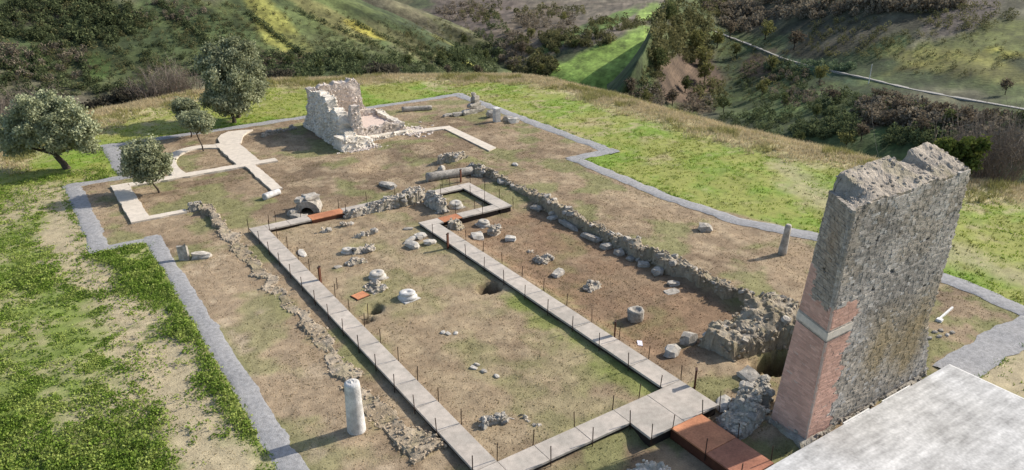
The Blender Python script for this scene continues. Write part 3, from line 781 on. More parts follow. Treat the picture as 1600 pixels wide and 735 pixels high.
rods([(12.5, 46.3), (12.22, 45.33), (14.6, 46.33), (17.25, 46.36), (17.3, 45.3), (19.3, 46.4), (21.4, 46.4), (13.0, 46.5)], 'thin dark steel rod along the far end walkway', 'rods along the far end walkway')
rods([(23.85, 45.0), (25.0, 46.05), (26.25, 46.05), (27.27, 45.9), (27.27, 43.9), (27.27, 42.0), (27.27, 40.3), (26.12, 42.1), (26.12, 44.0), (24.8, 41.22), (24.8, 40.22), (23.3, 41.22), (25.6, 46.0), (24.3, 45.05)], 'thin dark steel rod around the small square loop of slabs', 'rods around the small loop')
rods([GP(517 + 10, 452), GP(575, 494)], 'short rusty rod standing in the grass beside the long walkway', 'loose rods in the nave', 0.0)
def info_post(px, py, label):
    x, y = GP(px, py); z = gz(x, y)
    root = empty('marker_post', (x, y, z)); tag(root, label, 'post', 'rusty marker posts')
    m1 = MB(); m1.box(-0.11, 0.11, -0.035, 0.035, -0.1, 0.95); m1.build('panel', M['marker'], root)
    m1 = MB(); m1.box(-0.13, 0.13, -0.05, 0.05, 0.95, 1.0); m1.build('cap', M['rod'], root)
    root.rotation_euler = (0, 0, rng.uniform(0.5, 0.9))
for px, py, l in ((501, 443, 'flat rusty marker post beside the long walkway in the nave'), (700, 388, 'flat rusty marker post beside the aisle walkway near the small loop'),
                  (960, 530, 'flat rusty marker post on the aisle side of the walkway opposite the drum block'), (1085, 607, 'flat rusty marker post at the corner of the wide landing'), (720, 285, 'flat rusty marker post between the fallen column and the small loop')): info_post(px, py, l)

# ------------------------------------------------------------------ rubble: walls, masses, stones
STONE_ME = []
for k, (V, F) in enumerate(SHAPES):
    o = mk('stone', V, F, M['stone'], None, link_it=False); STONE_ME.append(o.data)
MARB_ME = []
for k, (V, F) in enumerate(SHAPES[:4]):
    o = mk('stone', V, F, M['pale_stone'], None, link_it=False); MARB_ME.append(o.data)
def rub_col(P, base, seed):
    n = fbm(P, 2.2, 3, seed); n2 = fbm(P, 0.7, 3, seed + 5)
    c = np.tile(np.array(base), (len(P), 1)) * (0.6 + 0.75 * n)[:, None]
    c = mixc(c, np.array(base) * np.array((0.62, 0.58, 0.5)), sstep(0.5, 0.65, n2) * 0.6)
    return mixc(c, np.array((0.19, 0.17, 0.075)), sstep(0.5, 0.68, fbm(P, 1.3, 3, seed + 9)) * (0.35 if base[0] < 0.45 else 0.08))
def mass(name, label, poly, hfun, base=(0.36, 0.33, 0.28), edge=0.22, step=0.11, rough=0.14, n_small=0, n_big=0, small=(0.06, 0.15), big=(0.22, 0.4), cat='wall', group=None, seed=1, sink=0.5, kind_floor=None):
    """a broken masonry mass standing on a footprint polygon; hfun(P) gives its top height above z=0"""
    poly = [tuple(p[:2]) for p in poly]
    x0, x1 = min(p[0] for p in poly) - 0.3, max(p[0] for p in poly) + 0.3; y0, y1 = min(p[1] for p in poly) - 0.3, max(p[1] for p in poly) + 0.3
    cx, cy = (x0 + x1) / 2, (y0 + y1) / 2
    root = empty(name, (cx, cy, 0)); tag(root, label, cat, group)
    gx_, gy_ = np.arange(x0, x1 + step, step), np.arange(y0, y1 + step, step)
    X, Y = np.meshgrid(gx_, gy_); P = np.column_stack([X.ravel(), Y.ravel()])
    d = -sdist(P, poly) + (fbm(P, 1.7, 3, seed) - 0.5) * 0.5
    h = hfun(P) + (fbm(P, 2.6, 3, seed + 2) - 0.5) * rough * 2.4 + (fbm(P, 0.8, 2, seed + 3) - 0.5) * rough * 2
    g = ground_z(P)
    z = g - sink + (h - g + sink) * sstep(-0.05, edge, d)
    Q = np.column_stack([P, z])
    jit = (np.column_stack([fbm(Q, 3.0, 2, seed + 11), fbm(Q, 3.0, 2, seed + 12), fbm(Q, 3.0, 2, seed + 13)]) - 0.5) * rough * 1.2
    Q = Q + jit
    nx_, ny_ = len(gx_), len(gy_); i = (np.arange(ny_ - 1)[:, None] * nx_ + np.arange(nx_ - 1)[None, :]).ravel()
    F = np.column_stack([i, i + 1, i + nx_ + 1, i + nx_])
    keep = (d.reshape(-1)[F] > -0.15).any(1); F = F[keep]
    used = np.unique(F); remap = -np.ones(len(Q), int); remap[used] = np.arange(len(used))
    Qu = Q[used]; C = rub_col(Qu, base, seed + 20)
    mk('core', Qu - np.array((cx, cy, 0)), remap[F], M['rubble'], root, C)
    r = np.random.default_rng(seed + 40)
    ins = np.where((d > 0.0))[0]
    if n_small and len(ins):
        st = Stones(); e = np.where((d > -0.02) & (d < edge * 1.3))[0]
        for k in range(n_small):
            j = r.choice(e) if (r.random() < 0.5 and len(e)) else r.choice(ins)
            s = r.uniform(*small); p = Q[j] + r.normal(0, 0.04, 3) - np.array((cx, cy, 0))
            st.add(p, (s * r.uniform(1, 1.5), s, s * r.uniform(0.6, 0.9)), np.array(base) * np.array((1.08, 1.06, 1.05)), tilt=0.5)
        st.build('small_stones', M['rubble'], root)
    for k in range(n_big):
        j = r.choice(ins); s = r.uniform(*big); p = Q[j] - np.array((cx, cy, 0.02))
        share('stone', STONE_ME[r.integers(8)], root, tuple(p), (r.normal(0, 0.3), r.normal(0, 0.3), r.uniform(0, 6)), (s * r.uniform(1, 1.4), s, s * r.uniform(0.5, 0.8)))
    return root
def strip_poly(pl, w0, w1=None, seed=0, wob=0.12):
    """polygon around a polyline with ragged edges"""
    w1 = w0 if w1 is None else w1; r = np.random.default_rng(seed)
    pl = [np.array(p, float) for p in pl]; pts = [pl[0]]
    for a, b in zip(pl[:-1], pl[1:]):
        k = max(1, int(np.linalg.norm(b - a) / 0.8)); pts += [a + (b - a) * j / k for j in range(1, k + 1)]
    pts = np.array(pts); tg = np.gradient(pts, axis=0); tg /= np.linalg.norm(tg, axis=1)[:, None]; nr = np.column_stack([-tg[:, 1], tg[:, 0]])
    w = np.linspace(w0, w1, len(pts)) / 2
    A = pts + nr * (w + r.normal(0, wob, len(pts)))[:, None]; B = pts - nr * (w + r.normal(0, wob, len(pts)))[:, None]
    return [tuple(p) for p in A] + [tuple(p) for p in B[::-1]]
hc = lambda h: (lambda P: np.full(len(P), h))
# long right wall
def h_right(P): return 0.42 + 0.12 * np.sin(P[:, 1] * 0.7) + 0.1 * sstep(30, 22, P[:, 1])
mass('rubble_wall', 'long low rubble wall of dark stones along the right aisle', strip_poly([(29.3, 49.2), (29.75, 45), (29.55, 36), (29.5, 30), (29.9, 24.5), (29.9, 22.0)], 0.85, 1.0, 3), h_right,
     base=(0.335, 0.28, 0.205), n_small=1100, n_big=40, big=(0.25, 0.45), seed=5, rough=0.13)
# left foundation strip, split in its two visible lengths
mass('foundation_wall', 'pale low rubble foundation beside the long walkway', strip_poly([(9.9, 52.0), (10.0, 46), (9.95, 43.4), (10.05, 38), (10.25, 34), (10.2, 30), (10.05, 27)], 0.95, 1.1, 7, 0.18),
     lambda P: ground_z(P) + 0.055 + 0.33 * sstep(46, 49.5, P[:, 1]) + 0.03 * np.sin(P[:, 1]), base=(0.36, 0.295, 0.215), n_small=650, n_big=0, small=(0.04, 0.10), seed=9, rough=0.06, edge=0.12)
mass('foundation_wall', 'crumbling end of the rubble foundation behind the standing white column', strip_poly([(10.05, 27.0), (10.1, 24.5), (10.35, 22.4), (10.6, 20.9)], 1.05, 1.5, 8, 0.2),
     lambda P: ground_z(P) + 0.05 + 0.05 * sstep(24, 22, P[:, 1]), base=(0.34, 0.275, 0.195), n_small=420, n_big=0, small=(0.04, 0.10), seed=10, rough=0.06, edge=0.12)
mass('rubble_wall', 'short stub of rubble closing the foundation near the pale stone outline', strip_poly([(8.8, 52.3), (9.9, 52.2)], 0.6, 0.7, 11), hc(0.35), base=(0.33, 0.3, 0.25), n_small=110, n_big=6, big=(0.22, 0.36), seed=12)
# wall across the far end of the nave and its return
mass('rubble_wall', 'grey rubble wall crossing the far end of the nave', strip_poly([(17.1, 45.35), (19.5, 45.25), (21.5, 45.3), (23.3, 45.6)], 0.75, 1.0, 13), lambda P: 0.3 + 0.45 * sstep(18, 22.5, P[:, 0]), base=(0.40, 0.355, 0.29), n_small=420, n_big=18, seed=14)
mass('rubble_wall', 'thick grey rubble stub standing beside the small square loop', strip_poly([(23.2, 45.0), (22.9, 42.0)], 1.2, 1.1, 15), lambda P: 0.75 - 0.1 * sstep(43.5, 42, P[:, 1]), base=(0.41, 0.37, 0.31), n_small=260, n_big=14, seed=16, edge=0.3)
# big concretion and pit by the tower
mass('concretion', 'big rugged lump of old concrete and stones above the dark pit', pxl((1082, 542), (1112, 556), (1145, 568), (1170, 563), (1190, 554), (1215, 546), (1248, 548), (1255, 492), (1215, 480), (1185, 474), (1165, 486), (1140, 506), (1100, 520)),
     lambda P: 0.75 + 0.3 * sstep(26.5, 28.5, P[:, 0]), base=(0.335, 0.285, 0.215), n_small=330, n_big=9, seed=18, rough=0.2, edge=0.45, step=0.1)
mass('rubble_mound', 'sloping heap of grey rubble between the landing and the tall brick pier', pxl((1112, 655), (1140, 690), (1196, 672), (1203, 655), (1214, 600), (1180, 606), (1140, 622)),
     lambda P: 0.15 + 0.55 * sstep(21.5, 23.2, P[:, 0]), base=(0.39, 0.35, 0.285), n_small=420, n_big=20, seed=20, rough=0.16, edge=0.5)
mass('rock_outcrop', 'pale rough masonry outcrop in the grass below the landing', pxl((962, 742), (985, 722), (1020, 714), (1052, 722), (1068, 742), (1040, 775), (985, 775)), hc(0.12), base=(0.50, 0.46, 0.39), n_small=120, n_big=6, seed=22, rough=0.14, edge=0.5, cat='rock')
mass('rock_outcrop', 'small pale masonry lump beside the cross walkway', pxl((862, 735), (885, 722), (908, 730), (905, 752), (870, 755)), hc(0.1), base=(0.44, 0.41, 0.36), n_small=60, n_big=4, seed=23, rough=0.12, edge=0.4, cat='rock')
mass('foundation_wall', 'curved footing of small stones in the near corner of the nave', strip_poly(pxl((752, 668), (790, 655), (822, 645)), 0.35, 0.5, 24), hc(0.2), base=(0.36, 0.33, 0.28), n_small=70, n_big=9, big=(0.25, 0.4), seed=25, edge=0.2)
mass('foundation_wall', 'broken grey footing running along the near end of the nave', strip_poly(pxl((820, 643), (838, 658), (856, 672)), 0.6, 0.5, 26), hc(0.13), base=(0.4, 0.36, 0.29), n_small=110, n_big=4, seed=27, edge=0.25)
for px, py, w, l, h, lab, sd in ((570, 391, 1.9, 1.0, 0.22, 'flat rough masonry footing behind the round white bases', 30), (556, 412, 1.6, 0.9, 0.16, 'low pale rubble footing between two round white bases', 31), (566, 368, 1.6, 0.7, 0.2, 'dark broken footing nearest the far end wall of the nave', 32),
                               (541, 352, 1.3, 1.1, 0.12, 'scatter of low rubble in front of the far end wall', 33), (590, 450, 1.4, 1.6, 0.08, 'worn grassy footing in front of the largest white base', 34), (850, 400, 1.4, 0.9, 0.28, 'rubble lump on bare earth in the right aisle', 35),
                               (925, 442, 1.3, 0.9, 0.15, 'flat spread of mortared stones in the right aisle', 36), (830, 386, 0.9, 0.6, 0.1, 'thin patch of stones behind the rubble lump of the right aisle', 37), (714, 352, 1.4, 1.0, 0.5, 'rough rubble block just below the small loop', 38), (772, 358, 1.4, 1.0, 0.55, 'rounded rubble block beside the rubble of the small loop', 39),
                               (705, 255, 3.0, 1.0, 0.5, 'grassy bank of rubble behind the fallen grey column', 40), (752, 272, 1.6, 1.0, 0.55, 'rubble heap where the fallen column meets the long right wall', 41), (510, 361, 0.8, 0.5, 0.15, 'small pale rubble patch by the rusty bridge plate', 42), (745, 264, 1.3, 0.5, 0.3, 'line of stones behind the fallen grey column', 43)):
    x, y = GP(px, py); a = rng.uniform(-0.2, 0.5)
    poly = [(x + w / 2 * math.cos(t) * rng.uniform(0.8, 1.15), y + l / 2 * math.sin(t) * rng.uniform(0.8, 1.15)) for t in np.linspace(0, 6.283, 11)[:-1]]
    mass('rubble_footing', lab, poly, (lambda P, h=h: ground_z(P) + h), base=(0.41, 0.36, 0.29), n_small=int(50 * w * l), n_big=3, big=(0.25, 0.4), seed=sd, edge=0.25, cat='masonry')

# pier mass right behind the tower (wall stub linking the long wall to the tower)
# single stones and carved fragments
def rock(px, py, sx, sy, sz, label, rz=None, marble=False, name='stone', group=None, lift=0.0, cat='stone'):
    x, y = GP(px, py); z = gz(x, y)
    me = MARB_ME[rng.integers(4)] if marble else STONE_ME[rng.integers(8)]
    o = share(name, me, None, (x, y, z + sz * 0.24 + lift), (rng.normal(0, 0.08), rng.normal(0, 0.08), rng.uniform(0, 6.28) if rz is None else rz), (sx, sy, sz))
    tag(o, label, cat, group); return o
AL = math.radians(90)
row = 'stones set out along the long right wall'
for px, py, sx, sy, sz, lab in ((838, 322, .75, .6, .35, 'squared stone at the far end of the row along the right wall'), (864, 335, .75, .5, .25, 'thin stone between a squared block and a long kerb by the right wall'), (888, 347, 1.6, .5, .32, 'long kerb stone nearer the far end of the right wall'),
                               (922, 366, 1.6, .5, .32, 'long kerb stone next to the grey cube of the row'), (947, 381, .65, .55, .4, 'grey cube-like stone after the long kerbs'), (968, 391, .6, .5, .35, 'small grey stone between the cube and the flat pale one'), (987, 398, .55, .45, .22, 'small flat pale stone of the row by the right wall'),
                               (1007, 408, .7, .5, .25, 'low wide stone next to the pointed one by the right wall'), (1028, 420, .65, .6, .5, 'pale pointed stone near the shaded end of the right wall'), (1053, 437, .6, .45, .25, 'last flat grey stone in the shadow of the right wall'), (1050, 449, .75, .55, .06, 'thin pale slab flush with the earth by the right wall')):
    rock(px, py, sx, sy, sz, lab, rz=(AL if sx > 1.2 else None), group=row)
rock(872, 423, 0.75, 0.5, 0.32, 'pale block beside the rubble lump in the right aisle')
rock(1050, 551, 0.75, 0.6, 0.5, 'pale square block on the earth by the walkway landing', rz=0.4, marble=True)
rock(1076, 532, 0.6, 0.6, 0.75, 'upright pale block leaning on the rugged concretion', rz=0.2)
rock(1172, 592, 0.95, 0.7, 0.35, 'flat rounded boulder between the pit and the rubble heap')
rock(1130, 630, 0.8, 0.5, 0.3, 'pale flat stone at the outer corner of the landing', rz=0.5, marble=True)
rock(1160, 607, 0.35, 0.25, 0.3, 'small white stone on top of the rubble heap', marble=True, lift=0.1)
rock(316, 402, 1.0, 0.6, 0.4, 'low pale boulder next to the tilted stone slab')
rock(1101, 362, 0.9, 0.7, 0.55, 'lone hollowed block on the brown bank beyond the right wall')
rock(606, 292, 0.6, 1.5, 0.4, 'long rough block lying behind the far end wall', rz=0.25)
rock(690, 268, 0.6, 0.5, 0.5, 'squared block just behind the fallen grey column')
rock(797, 369, 0.6, 0.5, 0.35, 'white block at the end of the rubble beside the small loop', marble=True)
rock(745, 366, 0.95, 0.75, 0.35, 'flat pale block between the two rubble lumps below the loop', marble=True)
rock(643, 376, 1.0, 0.35, 0.25, 'thin long fragment of the loose group near the aisle walkway', marble=True, rz=0.3)
rock(645, 386, 0.8, 0.5, 0.35, 'angular fragment lowest in the loose group by the aisle walkway', marble=True)
rock(657, 371, 0.9, 0.5, 0.36, 'largest white fragment of the loose group by the aisle walkway', marble=True, rz=0.3)
rock(671, 381, 0.7, 0.5, 0.35, 'small white block of the loose group by the aisle walkway', marble=True)
rock(638, 358, 0.7, 0.35, 0.12, 'sliver of pale stone in the grass near the far end wall')
rock(803, 191, 1.0, 0.7, 0.5, 'pale block on the far corner beside the gravel path', marble=True)
rock(793, 188, 0.8, 0.7, 0.55, 'dark block next to the pale one at the far corner')
rock(767, 183, 0.8, 0.7, 0.8, 'dark squared stone behind the white square post')
rock(784, 286, 0.7, 0.6, 0.4, 'pale round stone at the far end of the long right wall', marble=True)
rock(805, 258, 0.6, 0.4, 0.2, 'small pale stone alone on the brown bank near the fallen column', marble=True)
rock(528, 418, 0.5, 0.3, 0.1, 'small buried chip in the grass of the nave')
rock(472, 396, 0.9, 0.4, 0.12, 'low white chip in the grass next to the long walkway', marble=True)
rock(449, 349, 0.7, 0.4, 0.2, 'small stone under the far end walkway')
for k, (px, py) in enumerate(((692, 520), (700, 522), (712, 521), (740, 575), (745, 570), (756, 580), (776, 588))): rock(px, py, 0.28, 0.2, 0.1, 'small pale pebble-like stone in the dry turf of the nave', marble=True, group='little stones in the nave')
for k, (px, py) in enumerate(((1460, 520), (1470, 517), (1480, 524), (1467, 527), (1488, 520), (1452, 530))): rock(px, py, 0.22, 0.18, 0.12, 'small pale stone on the earth behind the tall wall', group='little stones behind the tall wall')
# marker card in the aisle
x, y = GP(1000, 531); mb = MB(); mb.box(-0.22, 0.22, -0.12, 0.12, 0, 0.05); mb.box(-0.2, 0.2, -0.02, 0.02, 0.05, 0.056)
o = mb.build('card', M['paper'], None); o.location = (x, y, gz(x, y) + 0.01); o.rotation_euler = (0.1, 0, 0.9); tag(o, 'pale card lying on the earth of the right aisle', 'card')

def lathe(name, prof, mat, loc, parent=None, n=24, wob=0.02, seed=0, rot=(0, 0, 0)):
    r = np.random.default_rng(seed); V = []; F = []
    for k, (rad, z) in enumerate(prof):
        for j in range(n):
            a = 2 * math.pi * j / n; V.append((rad * math.cos(a), rad * math.sin(a), z))
    V = np.array(V); V += (np.column_stack([fbm(V + 9, 3, 2, seed), fbm(V + 5, 3, 2, seed + 1), fbm(V, 3, 2, seed + 2)]) - 0.5) * wob * 2
    for k in range(len(prof) - 1):
        for j in range(n): F.append((k * n + j, k * n + (j + 1) % n, (k + 1) * n + (j + 1) % n, (k + 1) * n + j))
    F.append(tuple(range(n - 1, -1, -1))); F.append(tuple(range((len(prof) - 1) * n, len(prof) * n)))
    o = mk(name, V, F, M[mat], parent, None, False); o.location = loc; o.rotation_euler = rot
    for p in o.data.polygons: p.use_smooth = len(p.vertices) == 4
    return o
# standing column
x, y = GP(557, 672); c = empty('column', (x, y, gz(x, y))); tag(c, 'standing white marble column shaft with a broken top beside the gravel path', 'column')
lathe('shaft', [(0.36, -0.2), (0.36, 0.05), (0.345, 0.5), (0.335, 1.0), (0.32, 1.6), (0.305, 2.1), (0.29, 2.2), (0.2, 2.24)], 'marble', (0, 0, 0), c, 26, 0.03, 3)
mb = MB()
for a in (0.4, 1.9, 3.6): mb.tube([(0.1 * math.cos(a), 0.1 * math.sin(a), 2.19), (0.14 * math.cos(a), 0.14 * math.sin(a), 2.25)], [0.14, 0.09], 7)
mb.build('broken_top', M['marble'], c)
# column bases in the nave
def colbase(px, py, s, label, plinth=True, mat='pale_stone', hole=True):
    x, y = GP(px, py); z = gz(x, y) - 0.13 * s
    root = empty('column_base', (x, y, z)); tag(root, label, 'column base', 'carved column bases'); root.rotation_euler = (rng.normal(0, 0.05), rng.normal(0, 0.05), rng.uniform(0, 0.6))
    if plinth: m1 = MB(); m1.box(-0.5 * s, 0.5 * s, -0.5 * s, 0.5 * s, -0.1, 0.14 * s, bev=0.02); m1.build('plinth', M[mat], root)
    lathe('torus', [(0.46 * s, 0.1 * s), (0.52 * s, 0.18 * s), (0.52 * s, 0.25 * s), (0.44 * s, 0.31 * s), (0.4 * s, 0.35 * s), (0.43 * s, 0.4 * s), (0.43 * s, 0.46 * s), (0.39 * s, 0.5 * s), (0.06 * s, 0.505 * s), (0.05 * s, 0.45 * s)], mat, (0, 0, 0), root, 26, 0.015, int(px))
colbase(637, 466, 1.0, 'largest round white column base with a dowel hole in the nave', mat='marble')
colbase(590, 433, 0.95, 'round white column base on rubble between its larger and smaller neighbours')
colbase(543, 395, 0.75, 'smallest round white column base of the nave', plinth=False)
colbase(712, 323, 1.0, 'round column base on its plinth inside the small square loop')
colbase(755, 346, 0.85, 'round column base on the rubble outside the small square loop')
# drum block
x, y = GP(993, 492); root = empty('drum_block', (x, y, gz(x, y))); tag(root, 'pale many-sided stone drum with a dished top in the right aisle', 'stone drum')
lathe('drum', [(0.40, -0.1), (0.43, 0.1), (0.44, 0.5), (0.40, 0.58), (0.3, 0.58), (0.22, 0.5), (0.05, 0.49)], 'stone', (0, 0, 0), root, 9, 0.05, 77)
# lying columns
def lying(name, p0, p1, r0, label, mat, n=18, cat='column'):
    a = np.array(GP(*p0)); b = np.array(GP(*p1)); z = max(gz(*a), gz(*b)); L = np.linalg.norm(b - a); ang = math.atan2(b[1] - a[1], b[0] - a[0])
    root = empty(name, (a[0], a[1], z + r0 * 0.8)); root.rotation_euler = (0, 0, ang); tag(root, label, cat)
    lathe('shaft', [(r0 * 0.8, 0), (r0 * 1.0, 0.03), (r0 * 1.02, L * 0.1), (r0 * 0.97, L * 0.5), (r0 * 0.92, L * 0.9), (r0 * 0.9, L - 0.03), (r0 * 0.75, L)], mat, (0, 0, 0), root, n, 0.03, int(L * 10), (0, math.pi / 2, 0))
    return root
lying('fallen_column', (667, 283), (738, 272), 0.36, 'long grey column shaft lying in front of the rubble bank', 'stone')
lying('fallen_column', (413, 312), (437, 303), 0.24, 'short white column piece lying at the end of the pale path', 'marble')
lying('fallen_column', (628, 174), (675, 171), 0.27, 'thin weathered column lying on the far lawn inside the path', 'stone')
# standing slab and posts
def slab_stone(px, py, w, t, h, label, tilt, rz, mat='stone', name='stone_slab', cat='stone'):
    x, y = GP(px, py); V, F = stone_shape(int(px), 0.92); V = V * np.array((w, t, h)) + np.array((0, 0, h * 0.42))
    o = mk(name, V, F, M[mat]); o.location = (x, y, gz(x, y)); o.rotation_euler = (tilt, tilt * 0.6, rz); tag(o, label, cat); return o
slab_stone(288, 406, 0.5, 0.22, 0.95, 'tilted grey stone slab standing at the edge of the gravel path', -0.12, -0.5)
x, y = GP(1222, 398); c = empty('stone_pillar', (x, y, gz(x, y))); tag(c, 'slim leaning grey stone pillar beyond the tall wall beside the gravel path', 'pillar'); c.rotation_euler = (0.03, 0.07, 0)
lathe('shaft', [(0.25, -0.2), (0.24, 0.3), (0.2, 1.2), (0.19, 1.78), (0.13, 1.86)], 'stone', (0, 0, 0), c, 12, 0.04, 5)
x, y = GP(776, 190); c = empty('stone_pillar', (x, y, gz(x, y))); tag(c, 'white square marble post near the far corner of the site', 'pillar')
mb = MB(); mb.box(-0.27, 0.27, -0.27, 0.27, -0.2, 1.2, bev=0.02); mb.build('shaft', M['marble'], c)
mb = MB(); mb.box(-0.31, 0.31, -0.31, 0.31, 1.203, 1.32, bev=0.02); mb.build('cap', M['marble'], c)
# stacked fragments at the far side
x, y = GP(733, 178)
frag = empty('fragment_stack', (x, y, gz(x, y))); tag(frag, 'stack of carved grey fragments piled on the far lawn', 'stone pile')
for p, s, rz in (((0, 0, .2), (1.8, .6, .5), .1), ((1.3, .3, .25), (1.2, .7, .6), .3), ((.7, .2, .75), (1.5, .6, .45), .2), ((-1.3, 0, .15), (1.0, .45, .3), 0), ((.9, .3, 1.25), (.9, .6, .8), .5), ((.8, .4, 1.75), (.5, .4, .4), 0), ((-2.2, .4, .1), (1.2, .4, .25), .2)):
    share('fragment', STONE_ME[rng.integers(8)], frag, p, (0, 0, rz), s)
# dark little vault by the far end wall
x, y = GP(480, 333); v = empty('vault_opening', (x, y, gz(x, y))); tag(v, 'small stone vault with a dark mouth beside the rusty bridge plate', 'vault')
mb = MB(); n = 9
for k in range(n):
    a0, a1 = math.pi * k / n, math.pi * (k + 1) / n
    for j, (ri, ro) in enumerate(((0.42, 0.85),)):
        P = [(ri * math.cos(a0), ri * math.sin(a0) * 1.0), (ro * math.cos(a0), ro * math.sin(a0)), (ro * math.cos(a1), ro * math.sin(a1)), (ri * math.cos(a1), ri * math.sin(a1))]
        jz = rng.normal(0, 0.05); y0, y1 = -0.1 + jz, 1.3
        V = [(p[0], y0, p[1] + .05) for p in P] + [(p[0], y1, p[1] + .05) for p in P]
        mb.add(V, [(0, 1, 2, 3), (7, 6, 5, 4), (0, 4, 5, 1), (1, 5, 6, 2), (2, 6, 7, 3), (3, 7, 4, 0)])
mb.box(-0.5, 0.5, 1.25, 1.4, -0.2, 0.9)
mb.build('arch', M['stone'], v); v.rotation_euler = (0, 0, -0.5)
for p, s in (((-0.9, -0.3, .15), (.6, .5, .5)), ((-0.6, -0.7, .1), (.8, .5, .35)), ((.2, .6, .95), (1.1, .8, .35)), ((-.4, .3, .85), (.6, .6, .4)), ((-.2, -0.9, .05), (.9, .5, .3))):
    share('stone', STONE_ME[rng.integers(8)], v, p, (0, 0, rng.uniform(0, 3)), s)
# rusty hatch plates
for px, py, w, lab in ((563, 463, 0.75, 'small rusty orange hatch plate lying in the nave turf'),):
    x, y = GP(px, py); r_ = empty('hatch', (x, y, gz(x, y))); tag(r_, lab, 'hatch'); r_.rotation_euler = (0, 0, 0.2)
    mb = MB(); mb.box(-w / 2, w / 2, -w * .4, w * .4, 0.02, 0.06, bev=0.005); mb.build('plate', M['corten'], r_)
    mb = MB(); mb.box(-w / 2 - .05, w / 2 + .05, -w * .4 - .05, w * .4 + .05, -0.1, 0.018); mb.build('frame', M['rod'], r_)
# odd concrete bits behind the tower
x, y = GP(1470, 497); r_ = empty('drain_kerb', (x, y, gz(x, y))); tag(r_, 'broken white concrete kerb on the earth behind the tall wall', 'kerb'); r_.rotation_euler = (0, 0, 0.15)
mb = MB(); mb.box(-0.2, 1.5, -0.05, 0.04, -0.05, 0.1, bev=0.01); mb.build('kerb_piece', M['curb'], r_)
mb = MB(); mb.box(-0.5, -0.22, -0.2, 0.08, -0.05, 0.12, bev=0.02); mb.build('drain_block', M['curb'], r_)

# ------------------------------------------------------------------ the tall masonry wall
TW = empty('masonry_wall', (22.75, 13.55, 0)); tag(TW, 'tall leaning slab of ancient grey masonry patched with pink brick beside the concrete terrace', 'wall')
TO = np.array((22.75, 13.55, 0.0))
def FLx(z): return 22.75 + 0.025 * z
def BLx(z): return 22.75 + 0.14 * z
def FRx(z): return np.interp(z, (0, 1.5, 3, 4.2, 5.75, 9.6, 11), (31.15, 30.7, 30.15, 30.3, 30.5, 30.62, 30.62))
YF, YB = 13.55, 15.22
def top_back(x):
    return np.interp(x, (23.9, 24.2, 24.45, 27.5, 27.85, 28.6, 28.8, 30.1, 30.6, 31.2), (9.3, 9.5, 10.12, 10.22, 9.86, 9.82, 10.2, 10.32, 10.1, 9.8))
def top_front(x): return 9.55 + 0.05 * np.sin(x * 2.1)
# core: rings of the horizontal section, top closed by a rough grid
zs = np.linspace(-0.6, 1, 60)
DEP = 0.10
def section(z, na=60, nb=14):
    """closed loop of points, counter-clockwise: front, right, back, left; inset by DEP"""
    a, b, c, d = FLx(z) + DEP, BLx(z) + DEP, FRx(z) - DEP, FRx(z) + 0.15 - DEP
    y0, y1 = YF + DEP, YB - DEP
    t = np.linspace(0, 1, na, endpoint=False); s = np.linspace(0, 1, nb, endpoint=False)
    P = [np.column_stack([a + (c - a) * t, np.full(na, y0)]), np.column_stack([c + (d - c) * s, y0 + (y1 - y0) * s]), np.column_stack([d + (b - d) * t, np.full(na, y1)]), np.column_stack([b + (a - b) * s, y1 + (y0 - y1) * s])]
    return np.vstack(P)
na, nb = 60, 14; NS = 2 * na + 2 * nb
V = []
lev = np.linspace(0, 1, 74)
for k in lev:
    base = section(-0.6 + 10.2 * k)
    # the top follows the broken crest
    f = np.clip((base[:, 1] - YF) / (YB - YF), 0, 1)
    tp = top_front(base[:, 0]) * (1 - f) + top_back(base[:, 0]) * f
    z = -0.6 + (tp + 0.6) * k
    base = np.array([section(zz, na, nb)[i] for i, zz in enumerate(z)])
    V.append(np.column_stack([base, z]))
V = np.vstack(V); nl = len(lev)
F = []
for k in range(nl - 1):
    for j in range(NS): F.append((k * NS + j, k * NS + (j + 1) % NS, (k + 1) * NS + (j + 1) % NS, (k + 1) * NS + j))
d3 = np.column_stack([fbm(V, 2.5, 3, 101), fbm(V, 2.5, 3, 102), fbm(V, 2.5, 3, 103)]) - 0.5
back = sstep(YB - 0.3, YB - 0.12, V[:, 1])[:, None]
right_ = sstep(29.6, 30.0, V[:, 0])[:, None]
V = V + d3 * np.array((0.06, 0.04, 0.03)) + d3 * np.maximum(back, right_) * np.array((0.45, 0.3, 0.15))
C = rub_col(V, (0.25, 0.235, 0.21), 105)
mk('core', V - TO, np.array(F), M['rubble'], TW, C)
# crest
tn, sn = 120, 24
tt, ss = np.meshgrid(np.linspace(0, 1, tn), np.linspace(0, 1, sn)); tt, ss = tt.ravel(), ss.ravel()
x0_, x1_ = FLx(9.6) + 0.02 + (BLx(9.6) - FLx(9.6)) * ss, FRx(9.6) + 0.1 * ss
xx = x0_ + (x1_ - x0_) * tt; yy = YF + 0.03 + (YB - YF - 0.08) * ss
zt = top_front(xx) * (1 - ss) + top_back(xx) * ss
P = np.column_stack([xx, yy])
body = np.sin(ss * math.pi) ** 0.5
zt = zt + (fbm(P, 1.6, 4, 111) - 0.45) * 0.10 * body + (fbm(P, 5, 3, 113) - 0.5) * 0.11 * body + 0.04
edge_in = np.minimum(tt, 1 - tt)
zt = zt - 0.1 * sstep(0.02, 0.0, edge_in)
Vt = np.column_stack([xx, yy, zt]); Vt += (np.column_stack([fbm(Vt, 5, 2, 114), fbm(Vt, 5, 2, 115), fbm(Vt, 5, 2, 116)]) - 0.5) * 0.1
i = (np.arange(sn - 1)[:, None] * tn + np.arange(tn - 1)[None, :]).ravel()
Ft = np.column_stack([i, i + 1, i + tn + 1, i + tn])
